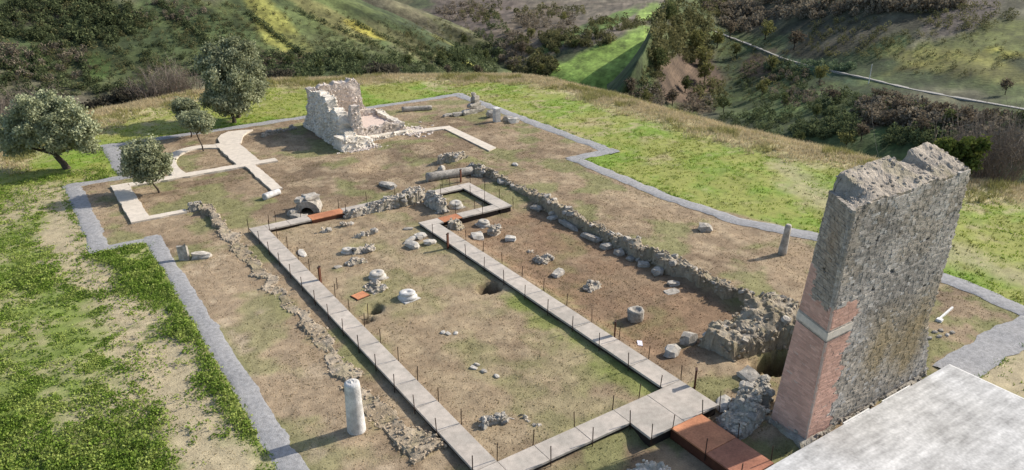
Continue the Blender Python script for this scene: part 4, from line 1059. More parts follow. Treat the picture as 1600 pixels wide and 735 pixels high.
# skirt down so no gap opens under the crest
lo = Vt.copy(); lo[:, 2] -= 0.5
nV = len(Vt); sk = []
for k in range(tn - 1): sk += [(k, nV + k, nV + k + 1, k + 1), ((sn - 1) * tn + k + 1, nV + (sn - 1) * tn + k + 1, nV + (sn - 1) * tn + k, (sn - 1) * tn + k)]
for k in range(sn - 1): sk += [(k * tn, (k + 1) * tn, nV + (k + 1) * tn, nV + k * tn), ((k + 1) * tn + tn - 1, k * tn + tn - 1, nV + k * tn + tn - 1, nV + (k + 1) * tn + tn - 1)]
Vc = np.vstack([Vt, lo]); Cc = rub_col(Vc, (0.35, 0.30, 0.24), 118)
mk('crest', Vc - TO, np.vstack([Ft, np.array(sk)]), M['rubble'], TW, Cc)
st = Stones()
for k in range(150):
    j = rng.integers(nV); s = rng.uniform(0.05, 0.13)
    st.add(Vt[j] - TO - np.array((0, 0, 0.02)), (s * 1.4, s, s * 0.7), (0.36, 0.31, 0.25), tilt=0.5)
st.build('crest_stones', M['rubble'], TW)
# facing stones
def facing(face, cfun, skip, smin=0.12, smax=0.30, cmin=0.085, cmax=0.13, gap=0.010, zmax=None, z0=-0.3, dep=DEP, jit=0.008, name='facing_stones', mat='masonry', jag=0.01, bondshift=True, off=0.0):
    """courses of single stones; face(s, z, d) -> point, with s from 0 to length(z)"""
    pos, length = face
    Vs, Fs, Cs = [], [], []; n = 0; z = z0; course = 0
    while z < zmax:
        h = rng.uniform(cmin, cmax); s = -rng.uniform(0, smin) if bondshift else 0.0
        L = length(z + h / 2)
        while s < L:
            l = rng.uniform(smin, smax); a, b = max(s, 0), min(s + l, L); s += l
            if b - a < 0.03 or skip((a + b) / 2, z + h / 2): continue
            q = rng.normal(0, jit) + off; pr = []
            for (sa, za) in ((a + gap / 2, z + gap / 2), (b - gap / 2, z + gap / 2), (b - gap / 2, z + h - gap / 2), (a + gap / 2, z + h - gap / 2)):
                pr.append((sa + rng.normal(0, jag), za + rng.normal(0, jag * 0.7)))
            lo_ = [pos(p[0], p[1], -dep - 0.03) for p in pr]; hi_ = [pos(p[0], p[1], q + rng.normal(0, jit * 0.3)) for p in pr]
            Vs += lo_ + hi_; Fs += [(n + 4, n + 5, n + 6, n + 7), (n, n + 1, n + 5, n + 4), (n + 1, n + 2, n + 6, n + 5), (n + 2, n + 3, n + 7, n + 6), (n + 3, n, n + 4, n + 7)]; n += 8
            c = cfun((a + b) / 2, z + h / 2); Cs += [c] * 8
        z += h; course += 1
    return mk(name, np.array(Vs) - TO, np.array(Fs), M[mat], TW, np.array(Cs), False, 'stuff')
front = (lambda s, z, d: (FLx(z) + s, YF - d, z), lambda z: FRx(z) - FLx(z) + rng.normal(0, 0.06))
def end_pos(t, z, d):
    a = np.array((FLx(z), YF)); b = np.array((BLx(z), YB)); u = (b - a) / np.linalg.norm(b - a); nn = np.array((-u[1], u[0]))
    p = a + u * t + nn * d; return (p[0], p[1], z)
end = (end_pos, lambda z: math.hypot(BLx(z) - FLx(z), YB - YF))
jagA = lambda z: 1.35 + 0.16 * math.sin(z * 5.1) + 0.12 * math.sin(z * 13.7) + 0.22 * (z > 4.3)
def pink_front(s, z): return z < 5.75 + 0.05 * math.sin(s * 9) and s < jagA(z)
def pink_end(t, z): return z < 5.6 + 0.1 * math.sin(t * 11) + 0.07 * math.sin(t * 31) + 1.15 * (t > 1.35)
PUT = [(31, 0)]
def hole_front(s, z):
    for hx, hz in ((3.55, 6.35), (1.9, 8.0), (5.6, 7.1), (2.4, 5.9), (6.2, 4.9), (4.5, 3.6)):
        if abs(s - hx) < 0.10 and abs(z - hz) < 0.09: return True
    return rng.random() < 0.005
def vn1(s, z, f, sd): return float(fbm(np.array([[s * f, z * f]]), 1.0, 3, sd)[0])
def gcol(s, z):
    n = vn1(s, z, 0.7, 121); g = rng.random()
    c = np.array((0.335, 0.305, 0.268)) * (0.72 + 0.56 * g)
    c = c * np.clip(0.62 + 0.85 * vn1(s, z * 1.6, 0.55, 127), 0.6, 1.35) * (np.array((0.9, 0.87, 0.82)) if n > 0.55 else 1.0)
    if g > 0.94: c = np.array((0.42, 0.395, 0.36))
    w = max(0, 1 - abs(s - 6.2 - (z - 2) * 0.15) / 1.6) * max(0, 1 - abs(z - 2.4) / 2.4) + max(0, 1 - abs(s - 4.0) / 1.4) * max(0, 1 - abs(z - 2.9) / 2.0) * 0.8
    w = min(1, w * 1.6) * (0.4 + 1.0 * vn1(s, z, 1.6, 123)); w = min(w, 0.8)
    return c * (1 - w) + np.array((0.29, 0.22, 0.115)) * w
def gcol_end(s, z):
    g = rng.random(); c = np.array((0.32, 0.28, 0.23)) * (0.75 + 0.45 * g)
    w = max(0, 1 - abs(s - 0.9) / 0.6) * max(0, 1 - abs(z - 8.0) / 1.6) * 0.5
    return c * (1 - w) + np.array((0.30, 0.19, 0.10)) * w
facing(front, gcol, lambda s, z: pink_front(s, z) or z > top_front(22.99 + s) - 0.02 or hole_front(s, z), zmax=9.6)
facing(end, gcol_end, lambda t, z: pink_end(t, z) or z > 9.5 or (abs(t - 0.95) < 0.1 and abs(z - 6.9) < 0.1), zmax=9.55, smin=0.12, smax=0.26)
def pk(s, z):
    g = rng.random(); n = vn1(s, z, 1.2, 131)
    return np.array((0.56, 0.34, 0.26)) * (0.8 + 0.3 * g + 0.25 * (n - 0.5)) + (0.02 if g > 0.9 else 0)
def ringed(fn): return fn
facing(front, pk, lambda s, z: not pink_front(s, z) or 4.42 < z < 4.88, smin=0.24, smax=0.28, cmin=0.066, cmax=0.068, gap=0.012, zmax=5.85, jit=0.003, jag=0.001, name='brick_facing', mat='brick')
facing(end, pk, lambda t, z: not pink_end(t, z) or 4.42 < z < 4.88, smin=0.24, smax=0.28, cmin=0.066, cmax=0.068, gap=0.012, zmax=7.0, jit=0.003, jag=0.001, name='brick_facing', mat='brick')
# mortar bed behind bricks and stones
def mcol(s, z): return np.array((0.50, 0.39, 0.32)) * rng.uniform(0.92, 1.08)
def scol(s, z): return gcol(s, z) * 0.9
BIG = dict(smin=0.25, smax=0.25, cmin=0.067, cmax=0.067, gap=-0.004, jit=0.0, jag=0.0, dep=0.03, mat='brick')
facing(front, mcol, lambda s, z: not pink_front(s, z) or 4.42 < z < 4.88, zmax=5.85, off=-0.007, name='mortar', **BIG)
facing(end, mcol, lambda t, z: not pink_end(t, z) or 4.42 < z < 4.88, zmax=7.0, off=-0.007, name='mortar', **BIG)
BIG = dict(smin=0.2, smax=0.2, cmin=0.1, cmax=0.1, gap=-0.004, jit=0.004, jag=0.0, dep=0.05, mat='masonry')
def near_hole(s, z): return any(abs(s - hx) < 0.16 and abs(z - hz) < 0.16 for hx, hz in ((3.55, 6.35), (1.9, 8.0), (5.6, 7.1), (2.4, 5.9), (6.2, 4.9), (4.5, 3.6)))
facing(front, scol, lambda s, z: pink_front(s, z) or z > top_front(22.99 + s) - 0.06 or near_hole(s, z), zmax=9.55, off=-0.03, name='mortar', **BIG)
facing(end, scol, lambda t, z: pink_end(t, z) or z > 9.4 or (abs(t - 0.95) < 0.17 and abs(z - 6.9) < 0.15), zmax=9.4, off=-0.03, name='mortar', **BIG)
mb = MB()
def quadband(z0, z1, d, s1f, cc):
    # an L-shaped slab round the corner from z0 to z1 standing d proud
    z_ = [z0, z1]; V = []
    for z in z_:
        Lr = math.hypot(BLx(z) - FLx(z), YB - YF)
        pts = [end_pos(Lr, z, d), end_pos(0, z, d), None, (FLx(z) + s1f, YF - d, z), (FLx(z) + s1f, YF + 0.2, z), end_pos(Lr, z, -0.2)]
        e0 = end_pos(0, z, d); pts[2] = (e0[0] + 0.0, YF - d, z); pts[1] = (e0[0] - 0.0, YF - 0.001, z)
        pts = [pts[0], pts[1], pts[2], pts[3], pts[4], (FLx(z) + 0.25, YF + 0.2, z), pts[5]]
        V += pts
    n = 7; F = [tuple(range(n - 1, -1, -1)), tuple(range(n, 2 * n))] + [(i, (i + 1) % n, (i + 1) % n + n, i + n) for i in range(n)]
    mb.add(np.array(V) - TO, F, cc)
mb = MB(); quadband(4.52, 4.80, 0.04, 1.45, (1, 1, 1)); mb.build('stone_band', M['band'], TW)
mb = MB(); quadband(4.44, 4.515, 0.018, 1.43, (1, 1, 1)); quadband(4.805, 4.86, 0.02, 1.42, (1, 1, 1)); mb.build('band_moulding', M['stone'], TW)
# rough footing in front of the pier
mass('rubble_footing', 'crumbled mortar footing along the base of the tall wall', [(22.3, 13.35), (31.3, 13.33), (31.6, 13.7), (31.5, 15.6), (22.5, 15.6)], hc(0.12), base=(0.33, 0.30, 0.25), n_small=160, n_big=0, small=(0.06, 0.14), seed=50, edge=0.12, rough=0.06, cat='masonry')

# ------------------------------------------------------------------ the white ruin
CH = empty('ruined_chapel', (25.5, 63.5, 0)); tag(CH, 'white rubble ruin with a broken gable wall and low walls round a plastered floor', 'ruin')
CO = np.array((25.5, 63.5, 0.0))
WHT = (0.70, 0.635, 0.54); BEI = (0.56, 0.485, 0.42)
def wall_grid(name, p0, p1, th0, th1, topf, base, n=60, m=34, rough=0.1, seed=1, stones=300, ssz=(0.09, 0.2)):
    """rubble wall from p0 to p1; bottom thickness th0, top thickness th1; topf(t) = height along it"""
    p0, p1 = np.array(p0, float), np.array(p1, float); d = p1 - p0; L = np.linalg.norm(d); u = d / L; nr = np.array((u[1], -u[0]))
    loop = []
    for k in range(n + 1): loop.append((k / n, 1))
    for k in range(n + 1): loop.append((1 - k / n, -1))
    V = []; nlp = len(loop)
    for a in range(m + 1):
        f = a / m
        for t, sg in loop:
            h = topf(t); w = (th0 + (th1 - th0) * f) / 2 
            e = 0.0
            q = p0 + u * (t * L) + nr * sg * w
            V.append((q[0], q[1], -0.4 + (h + 0.4) * f))
    V = np.array(V); F = []
    for a in range(m):
        for j in range(nlp): F.append((a * nlp + j, a * nlp + (j + 1) % nlp, (a + 1) * nlp + (j + 1) % nlp, (a + 1) * nlp + j))
    tb = m * nlp
    for k in range(n): F.append((tb + k, tb + k + 1, tb + nlp - 2 - k, tb + nlp - 1 - k))
    dd = np.column_stack([fbm(V, 1.5, 4, seed), fbm(V, 1.5, 4, seed + 1), fbm(V, 1.5, 4, seed + 2)]) - 0.5
    V = V + dd * rough * np.array((3, 3, 2.2))
    C = rub_col(V, base, seed + 5)
    mk(name, V - CO, np.array(F)[:, ::-1].copy() if False else np.array(F), M['rubble'], CH, C)
    st = Stones(); r = np.random.default_rng(seed)
    for k in range(stones):
        j = r.integers(len(V))
        if V[j, 2] < 0: continue
        s = r.uniform(*ssz); st.add(V[j] - CO, (s * 1.3, s, s * 0.75), np.array(base) * r.uniform(0.85, 1.12), tilt=0.5)
    st.build('wall_stones', M['rubble'], CH)
wall_grid('side_wall', (23.75, 68.9), (23.75, 59.2), 2.1, 0.8, lambda t: float(np.interp(t, (0, 0.08, 0.14, 0.3, 0.55, 0.6, 0.64, 0.72, 0.82, 0.86, 0.93, 1.0), (0.7, 1.3, 3.3, 3.7, 3.6, 3.5, 2.5, 3.1, 2.8, 1.6, 1.25, 1.1))), WHT, 80, 30, 0.2, 201, 1500)
wall_grid('gable_wall', (23.4, 67.9), (28.9, 67.7), 1.1, 0.75, lambda t: float(np.interp(t, (0, 0.8, 0.86, 0.9, 1.0), (3.6, 4.05, 3.9, 1.7, 0.9))) + 0.12 * math.sin(t * 37) * math.sin(t * 11), BEI, 60, 30, 0.11, 211, 420, (0.08, 0.18))
wall_grid('pier', (24.2, 60.4), (25.25, 60.35), 1.0, 0.6, lambda t: float(np.interp(t, (0, 0.1, 0.75, 0.85, 1.0), (3.1, 3.45, 3.4, 2.4, 1.3))), BEI, 14, 30, 0.07, 221, 90)
wall_grid('front_wall', (22.6, 59.6), (25.6, 59.7), 1.9, 1.2, lambda t: 1.15 - 0.55 * t * t, WHT, 30, 14, 0.14, 231, 160)
wall_grid('low_wall', (25.2, 60.6), (30.3, 61.2), 0.7, 0.6, lambda t: 0.45 - 0.2 * t, WHT, 40, 8, 0.09, 241, 130)
wall_grid('low_wall', (25.4, 62.0), (29.6, 62.3), 0.6, 0.5, lambda t: 0.85 + 0.1 * math.sin(t * 20), BEI, 40, 10, 0.08, 251, 120)
wall_grid('low_wall', (29.7, 67.2), (29.6, 62.0), 0.75, 0.6, lambda t: 0.95 - 0.15 * t, WHT, 40, 10, 0.1, 261, 150)
wall_grid('low_wall', (26.0, 67.0), (29.4, 67.0), 0.6, 0.5, lambda t: 1.15, BEI, 30, 10, 0.08, 271, 80)
mb = MB(); mb.box(23.8, 29.4, 62.3, 67.2, -0.3, 0.62); o = mb.build('floor', M['plaster'], None); o.location = tuple(-CO); o.parent = CH; o['label'] = 'flat pinkish plastered floor'
st = Stones()
for k in range(230):
    x_, y_ = 29.5 + abs(rng.normal(0, 1.2)), 61.3 + rng.normal(0, 0.8) + 0.2; s = rng.uniform(0.1, 0.3)
    st.add(np.array((x_, y_, gz(x_, y_) - 0.01)) - CO, (s * 1.3, s, s * 0.6), BEI, tilt=0.3)
for k in range(110):
    x_, y_ = 24.6 + rng.normal(0, 0.8), 58.7 + rng.normal(0, 0.35); s = rng.uniform(0.08, 0.22)
    st.add(np.array((x_, y_, gz(x_, y_) - 0.01)) - CO, (s * 1.3, s, s * 0.6), BEI, tilt=0.3)
st.build('fallen_stones', M['rubble'], CH)
mass('rubble_footing', 'low dark footing trailing from the white ruin to the curved path', strip_poly(pxl((405, 214), (432, 206), (462, 200)), 0.6, 0.8, 60), hc(0.25), base=(0.40, 0.35, 0.29), n_small=200, n_big=6, seed=61, cat='masonry')

# ------------------------------------------------------------------ grass
def tufts(name, label, P, hgt, n_blade, colf, width=0.35, seed=1, spread=0.12, z=None):
    """grass as real blades: each tuft a few narrow triangles"""
    r = np.random.default_rng(seed); n = len(P)
    z = ground_z(P) if z is None else z
    col = colf
    B = np.repeat(np.column_stack([P, z - 0.01]), n_blade, axis=0)
    hh = np.repeat(hgt, n_blade) * r.uniform(0.5, 1.2, n * n_blade)
    a = r.uniform(0, 2 * math.pi, n * n_blade); sp = np.repeat(spread if np.ndim(spread) else np.full(n, spread), n_blade)
    B[:, 0] += np.cos(a) * sp * r.random(len(a)); B[:, 1] += np.sin(a) * sp * r.random(len(a))
    b2 = r.uniform(0, 2 * math.pi, len(a)); w = hh * width
    lean = hh * r.uniform(0.1, 0.8, len(a))
    V = np.empty((len(a), 3, 3))
    V[:, 0] = B + np.column_stack([np.cos(b2) * w * 0.5, np.sin(b2) * w * 0.5, np.zeros(len(a))])
    V[:, 1] = B - np.column_stack([np.cos(b2) * w * 0.5, np.sin(b2) * w * 0.5, np.zeros(len(a))])
    V[:, 2] = B + np.column_stack([np.cos(a) * lean, np.sin(a) * lean, hh])
    C = np.repeat(col, n_blade, axis=0) * r.uniform(0.75, 1.3, (len(a), 1))
    o = mk(name, V.reshape(-1, 3), np.arange(3 * len(a)).reshape(-1, 3), M['leaf'], None, np.repeat(C, 3, axis=0))
    tag(o, label, 'grass', kind='stuff')
def scatter(x0, x1, y0, y1, n, seed):
    r = np.random.default_rng(seed); return np.column_stack([r.uniform(x0, x1, n), r.uniform(y0, y1, n)])
def in_view(P, m=60):
    px, py = project(np.column_stack([P, np.zeros(len(P))])); f = P[:, 0] * SA + P[:, 1] * CA
    return (px > -m) & (px < 1600 + m) & (py < 735 + m) & (f > 5)
NOGO = [([(11.1, 17.9), (12.3, 17.9), (12.3, 46.4), (11.1, 46.4)]), [(20.4, 18), (21.7, 18), (21.7, 41), (20.4, 41)], [(11.1, 17.9), (21.6, 17.9), (21.6, 19.1), (11.1, 19.1)], [(17.7, 13), (21.6, 13), (21.6, 19.1), (17.7, 19.1)], [(14, 0), (32.4, 0), (32.4, 13.3), (14, 13.3)]]
PATHL = [([(5.92, -20), (5.92, 48.5), (2.98, 48.5), (2.98, 62.15), (6.82, 62.15), (6.82, 71.8), (41.4, 71.8), (41.4, 46.7), (37.4, 46.7)], 0.6), (pxl((893, 247), (960, 274), (1040, 308), (1150, 344), (1270, 369), (1390, 402), (1500, 444), (1605, 488)), 0.6), ([(41.0, 14.0), (40.6, 13.0), (32.0, 13.0)], 0.8)]
def ok(P, path=True):
    k = in_view(P)
    for q in NOGO: k &= ~inside(P, q)
    for pl, w in (PATHL if path else ()): k &= seg_dist(P, pl) > w - 0.06 + 0.0 * P[:, 0]
    return k
# lush weeds on the left
def weeds(name, label, P, hgt, rad, nq, size, col, seed):
    """low leafy plants: small leaf faces heaped in each plant's volume"""
    r = np.random.default_rng(seed); n = len(P); z = ground_z(P)
    C0 = np.repeat(np.column_stack([P, z]), nq, axis=0); a = r.uniform(0, 6.283, n * nq); q = np.sqrt(r.random(n * nq)); R_ = np.repeat(rad, nq)
    h = np.repeat(hgt, nq) * (1 - 0.75 * q * q) * r.uniform(0.35, 1.0, n * nq)
    C0 = C0 + np.column_stack([np.cos(a) * q * R_, np.sin(a) * q * R_, h])
    cc = np.repeat(col, nq, axis=0) * r.uniform(0.8, 1.2, (n * nq, 1))
    V, F, C = leaves(C0, size * r.uniform(0.6, 1.4, n * nq), cc, up=0.8, elong=1.5, seed=seed)
    o = mk(name, V, F, M['leaf'], None, C); tag(o, label, 'weeds', kind='stuff')
P = scatter(-14, 5.6, 18, 66, 70000, 301); P = P[ok(P)]
site, db, tr, left = masks(P); n1 = fbm(P, 0.28, 4, 311); n2 = fbm(P, 1.1, 3, 313)
keep = (site < 0.3) & (rng.random(len(P)) < (0.14 + 0.86 * sstep(0.42, 0.56, n1 * 0.6 + n2 * 0.4)) * (1 - 0.95 * tr) * sstep(70, 50, P[:, 1]))
P = P[keep]; n1 = n1[keep]; n2 = n2[keep]
col = mixc(np.tile(np.array((0.165, 0.24, 0.042)), (len(P), 1)), np.array((0.29, 0.345, 0.09)), sstep(0.38, 0.68, fbm(P, 2.2, 2, 315)))
weeds('lush_weeds', 'lush green weeds on the slope outside the gravel path', P, 0.05 + 0.3 * sstep(0.44, 0.66, n1) * rng.uniform(0.4, 1.2, len(P)), rng.uniform(0.14, 0.3, len(P)), 13, 0.068, col, 321)
# meadow far and right
P = scatter(-14, 64, 10, 92, 230000, 331); P = P[ok(P)]
site, db, tr, left = masks(P); n1 = fbm(P, 0.2, 4, 341); n2 = fbm(P, 0.8, 3, 343)
keep = (site < 0.2) & (db < 1) & ((P[:, 0] > 6) | (P[:, 1] > 52)) & (rng.random(len(P)) < (0.25 + 0.75 * sstep(0.40, 0.6, n1 * 0.5 + n2 * 0.5)) * (1 - 0.9 * tr))
P = P[keep]; n1 = n1[keep]; n2 = n2[keep]
gc = ground_col(P)
tuft_c = mixc(gc * rng.uniform(0.7, 1.5, (len(P), 1)), np.array((0.235, 0.325, 0.042)), sstep(0.43, 0.6, fbm(P, 0.55, 4, 347)) * 0.75)
tufts('meadow_grass', 'yellow green meadow grass on the hilltop around the excavation', P, 0.03 + 0.11 * rng.random(len(P)) ** 2, 4, tuft_c, 0.7, 351, 0.16)
# green fringe along the gravel
P = []
for pl, w in PATHL:
    pl = np.array(pl)
    for a, b in zip(pl[:-1], pl[1:]):
        L = np.linalg.norm(b - a); k = int(L * 26); t = rng.random(k); u = (b - a) / L; nn = np.array((-u[1], u[0]))
        off = (w - 0.12 + np.abs(rng.normal(0.1, 0.27, k))) * rng.choice((-1, 1), k); P.append(a + (b - a) * t[:, None] + nn * off[:, None])
P = np.vstack(P); P = P[ok(P, False)]; site, db, tr, left = masks(P); P = P[(site < 0.4) & (fbm(P, 0.5, 3, 361) > 0.4)]
tufts('verge_grass', 'fresh green grass fringing the gravel path', P, rng.uniform(0.05, 0.16, len(P)), 6, np.tile(np.array((0.14, 0.21, 0.035)), (len(P), 1)), 0.4, 363, 0.14)
# dry turf inside
P = scatter(-6, 42, 13, 72, 300000, 371); P = P[ok(P)]
site, db, tr, left = masks(P); n2 = fbm(P, 0.6, 4, 373)
keep = ((site > 0.7) | (tr > 0.5)) & (rng.random(len(P)) < 0.45 + 0.5 * sstep(0.38, 0.62, n2)) & ((site > 0.7) | (rng.random(len(P)) < 0.6)); P = P[keep]; n2 = n2[keep]
gc = ground_col(P) * rng.uniform(0.9, 1.45, (len(P), 1)); tcol = mixc(gc, np.array((0.2, 0.19, 0.08)), sstep(0.55, 0.7, n2) * 0.4)
tufts('dry_turf', 'short dry turf covering the excavated ground', P, rng.uniform(0.02, 0.06, len(P)), 2, tcol, 1.2, 381, 0.1)
# tall straw on the brow
P = scatter(-12, 66, 10, 94, 160000, 391); k = in_view(P); P = P[k]; db = sdist(P, BROW) + (fbm(P, 0.35, 3, 393) - 0.5) * 5
keep = (db > -4.2) & (db < 3) & (rng.random(len(P)) < 0.25 + 0.75 * sstep(-4, 0, db)) & (sdist(P, SITE) > 1.5); P = P[keep]
n2 = fbm(P, 0.5, 3, 395)
tufts('straw_grass', 'tall dry straw-coloured grass along the brow of the hill', P, 0.25 + 0.45 * n2 * rng.random(len(P)), 7, mixc(np.tile(np.array((0.54, 0.45, 0.28)), (len(P), 1)), np.array((0.32, 0.30, 0.12)), sstep(0.5, 0.65, n2)), 0.14, 397, 0.22)

# ------------------------------------------------------------------ shrubs at the brow
def slope_pt(px, py, z0=-1.5):
    x, y = GP(px, py, z0); return (x, y, gz(x, y))
def brow_pt(px, out=4.0):
    """a spot just over the brow in the direction of image column px"""
    best = None
    for d in np.arange(40, 130, 0.5):
        p = PD(px, 100, d)
        if sdist(np.array([[p[0], p[1]]]), BROW)[0] > out: return (p[0], p[1], gz(p[0], p[1]))
    return (p[0], p[1], gz(p[0], p[1]))
for k, (px, out, h, w) in enumerate(((8, 3.0, 4.6, 3.5), (25, 4.5, 4.6, 3.5), (-10, 2.5, 5.0, 4), (48, 4.0, 4.2, 3), (232, 3.2, 3.6, 2.6), (246, 3.0, 4.2, 2.4), (258, 3.6, 4.0, 2.6), (272, 3.2, 3.4, 2.6), (290, 3.4, 3.2, 2.6), (215, 3.0, 2.8, 2.4))):
    bare_shrub('bare_shrub', 'leafless grey shrub over the brow behind the large spreading olive' if px < 100 else 'leafless grey shrub over the brow among the dark twiggy bushes' if px < 240 else 'leafless grey shrub over the brow behind the young olives', brow_pt(px, out), h, w, 46, 400 + k, 'leafless shrubs below the brow', thick=0.03)
for k, (px, out, h, w, lb) in enumerate(((1562, 4.0, 5.6, 4.2, 'leafless grey shrub touching the dark evergreen bush over the brow'), (1585, 4.5, 6.0, 4.5, 'tallest leafless grey shrub in the clump past the dark evergreen bush'), (1600, 4, 5.2, 4, 'leafless grey shrub on the far side of the clump past the evergreen bush'))):
    bare_shrub('bare_shrub', lb, brow_pt(px, out), h, w, 90, 420 + k, 'leafless shrubs right', thick=0.028)
def bush(name, label, base, rx, rz, n, size, colors, seed, group=None, cat='bush', tall=None):
    r = np.random.default_rng(seed)
    L = [(0, 0, rz * 0.9, rx * 0.75, rx * 0.75, rz * 0.75)] + [(r.uniform(-.6, .6) * rx, r.uniform(-.6, .6) * rx, rz * r.uniform(.5, 1.4), rx * .5, rx * .5, rz * .5) for _ in range(5)]
    t = [([(0, 0, -0.3), (0.05, 0, rz * 0.5), (0.0, 0.1, rz * 1.1)], [rx * 0.08, rx * 0.06, rx * 0.03])]
    for l in L[1:4]: t.append(([(0.03, 0, rz * 0.4), tuple(l[:3])], [rx * 0.04, rx * 0.015]))
    return tree(name, label, base, L, n, size, colors, t, seed, cat, group, clumps=60, sig=0.22)
bush('evergreen_bush', 'dark round evergreen bush just over the brow behind the tall masonry wall', brow_pt(1532, 1.0), 1.7, 2.0, 5000, 0.2, ((0.035, 0.055, 0.015), (0.13, 0.15, 0.04)), 431)
DKC = ((0.02, 0.028, 0.014), (0.075, 0.085, 0.04))
for k, (px, out, rx, rz) in enumerate(((165, 5, 2.2, 1.3), (190, 4, 2.0, 1.5), (212, 5, 2.2, 1.4), (140, 5, 2.0, 1.2), (425, 6, 2.5, 1.6), (600, 3.0, 2.2, 0.9))):
    bush('thorn_bush', 'dark twiggy bush crouching just over the brow', brow_pt(px, out), rx, rz, 1500, 0.22, ((0.045, 0.04, 0.03), (0.11, 0.10, 0.07)), 440 + k, 'dark bushes below the brow')

# ------------------------------------------------------------------ woods and trees on the hills
def wood(name, label, spots, kind, seed, qn=70):
    """many crowns as one mass: for a wood whose trees cannot be counted"""
    r = np.random.default_rng(seed); Ps, Ss, Cs = [], [], []
    pal = {'dark': ((0.036, 0.048, 0.025), (0.115, 0.14, 0.068)), 'bare': ((0.085, 0.073, 0.056), (0.215, 0.19, 0.145)), 'mix': ((0.045, 0.052, 0.026), (0.16, 0.155, 0.075)), 'reed': ((0.10, 0.15, 0.085), (0.2, 0.25, 0.15))}[kind]
    a, b = np.array(pal[0]), np.array(pal[1])
    for px, py, rx, ry, n, sz in spots:
        for k in range(n):
            t = r.uniform(0, 6.283); q = r.random() ** 0.5
            p = hit_any(px + rx * q * math.cos(t), py + ry * q * math.sin(t))
            if p is None: continue
            s = sz * r.uniform(0.4, 1.25); d = r.normal(size=(qn, 3)); d /= np.linalg.norm(d, axis=1)[:, None]; d *= (0.55 + 0.45 * r.random((qn, 1)))
            d[:, 2] = d[:, 2] * r.uniform(0.8, 1.25) + 0.75
            d += r.normal(0, 0.12, (3, 3))[r.integers(3, size=qn)]
            Ps.append(np.array(p) + d * s * 0.5); Ss.append(s * 0.14 * r.uniform(0.6, 1.4, qn)); w = r.random() ** 1.3
            m = np.clip(r.random((qn, 1)) * 0.45 + w * 0.7, 0, 1.15); Cs.append(a * (1 - m) + b * m)
    V, F, C = leaves(np.vstack(Ps), np.concatenate(Ss), np.vstack(Cs), seed=seed)
    o = mk(name, V, F, M['leaf'], None, C * np.array((1.32, 1.26, 1.2))); tag(o, label, 'woodland', kind='stuff')
wood('woodland', 'dark scrub woodland along the valley bottom behind the white ruin', [(480, 105, 130, 24, 330, 4.5), (620, 108, 90, 16, 130, 4.5), (350, 110, 60, 20, 60, 4.5), (740, 95, 50, 28, 130, 5.5), (770, 60, 26, 40, 60, 5.5), (700, 90, 50, 10, 40, 4), (570, 78, 120, 16, 70, 2.2)], 'dark', 501)
wood('woodland', 'dark thickets covering the upper left slope', [(110, 35, 120, 40, 300, 5), (40, 130, 70, 40, 110, 4), (240, 90, 60, 20, 40, 3), (230, 40, 90, 18, 50, 3), (330, 60, 60, 35, 60, 2.6), (180, 140, 120, 14, 90, 3.5)], 'dark', 502)
wood('woodland', 'leafless grey woodland at the foot of the left slope', [(60, 100, 90, 30, 80, 4), (260, 20, 60, 16, 50, 3), (30, 175, 60, 18, 60, 3.5), (450, 95, 60, 12, 50, 3)], 'bare', 503)
wood('woodland', 'hedges and copses around the far green field', [(760, 20, 40, 18, 50, 6), (835, 105, 40, 16, 80, 6), (900, 62, 60, 13, 120, 5.5), (965, 38, 45, 11, 70, 5.5), (860, 20, 60, 10, 60, 6), (840, 70, 40, 16, 60, 6)], 'mix', 504)
wood('woodland', 'grey leafless trees on the far brown fields', [(720, 20, 40, 16, 60, 6), (850, 35, 50, 14, 70, 6), (800, 80, 20, 30, 60, 6)], 'bare', 505)
wood('woodland', 'dense dark wood on the shoulder of the right slope', [(1038, 55, 22, 46, 90, 6), (1075, 62, 30, 36, 80, 6.5), (1016, 125, 18, 22, 24, 4.5), (1090, 24, 50, 28, 90, 6.5), (1112, 150, 24, 20, 16, 6), (1095, 85, 20, 22, 26, 6), (1028, 90, 16, 18, 26, 5.5)], 'mix', 506)
wood('woodland', 'grey leafless wood along the top of the right slope', [(1250, 12, 150, 18, 190, 8), (1420, 5, 90, 14, 100, 8), (1160, 25, 40, 26, 50, 8), (1005, 155, 40, 18, 40, 5), (1090, 170, 30, 14, 24, 5)], 'bare', 507)
wood('woodland', 'leafless thickets below the pale track', [(1400, 178, 60, 20, 110, 5.5), (1470, 195, 60, 17, 70, 5.5), (1560, 212, 60, 20, 90, 6), (1240, 140, 50, 30, 50, 4), (1560, 235, 60, 24, 70, 6)], 'bare', 508)
wood('woodland', 'dark evergreen scrub below the pale track', [(1570, 212, 40, 20, 70, 5.5), (1290, 207, 60, 10, 90, 4), (1210, 125, 60, 30, 90, 3.2), (1330, 170, 60, 26, 70, 4), (1170, 190, 60, 14, 60, 3.4), (1420, 172, 50, 8, 40, 4), (1250, 165, 70, 20, 70, 3), (1450, 220, 80, 16, 50, 4.5), (1180, 215, 50, 8, 40, 3.5)], 'dark', 509)
wood('reeds', 'blue green reeds lining the pale track', [(1265, 106, 75, 7, 170, 2.8)], 'reed', 510)
wood('scrub', 'scattered low scrub over the right slope pastures', [(1480, 80, 120, 40, 160, 2.2), (1330, 60, 90, 30, 160, 3), (1180, 110, 80, 50, 150, 2.6), (1510, 25, 80, 22, 160, 3)], 'mix', 511, 40)
wood('scrub', 'fine dark scrub scattered down the left slopes', [(420, 60, 160, 60, 260, 2.4), (600, 70, 120, 40, 160, 2.2), (300, 40, 130, 40, 200, 2.6), (150, 110, 150, 30, 170, 3), (690, 60, 70, 30, 120, 3), (100, 40, 140, 50, 120, 4)], 'mix', 512, 40)
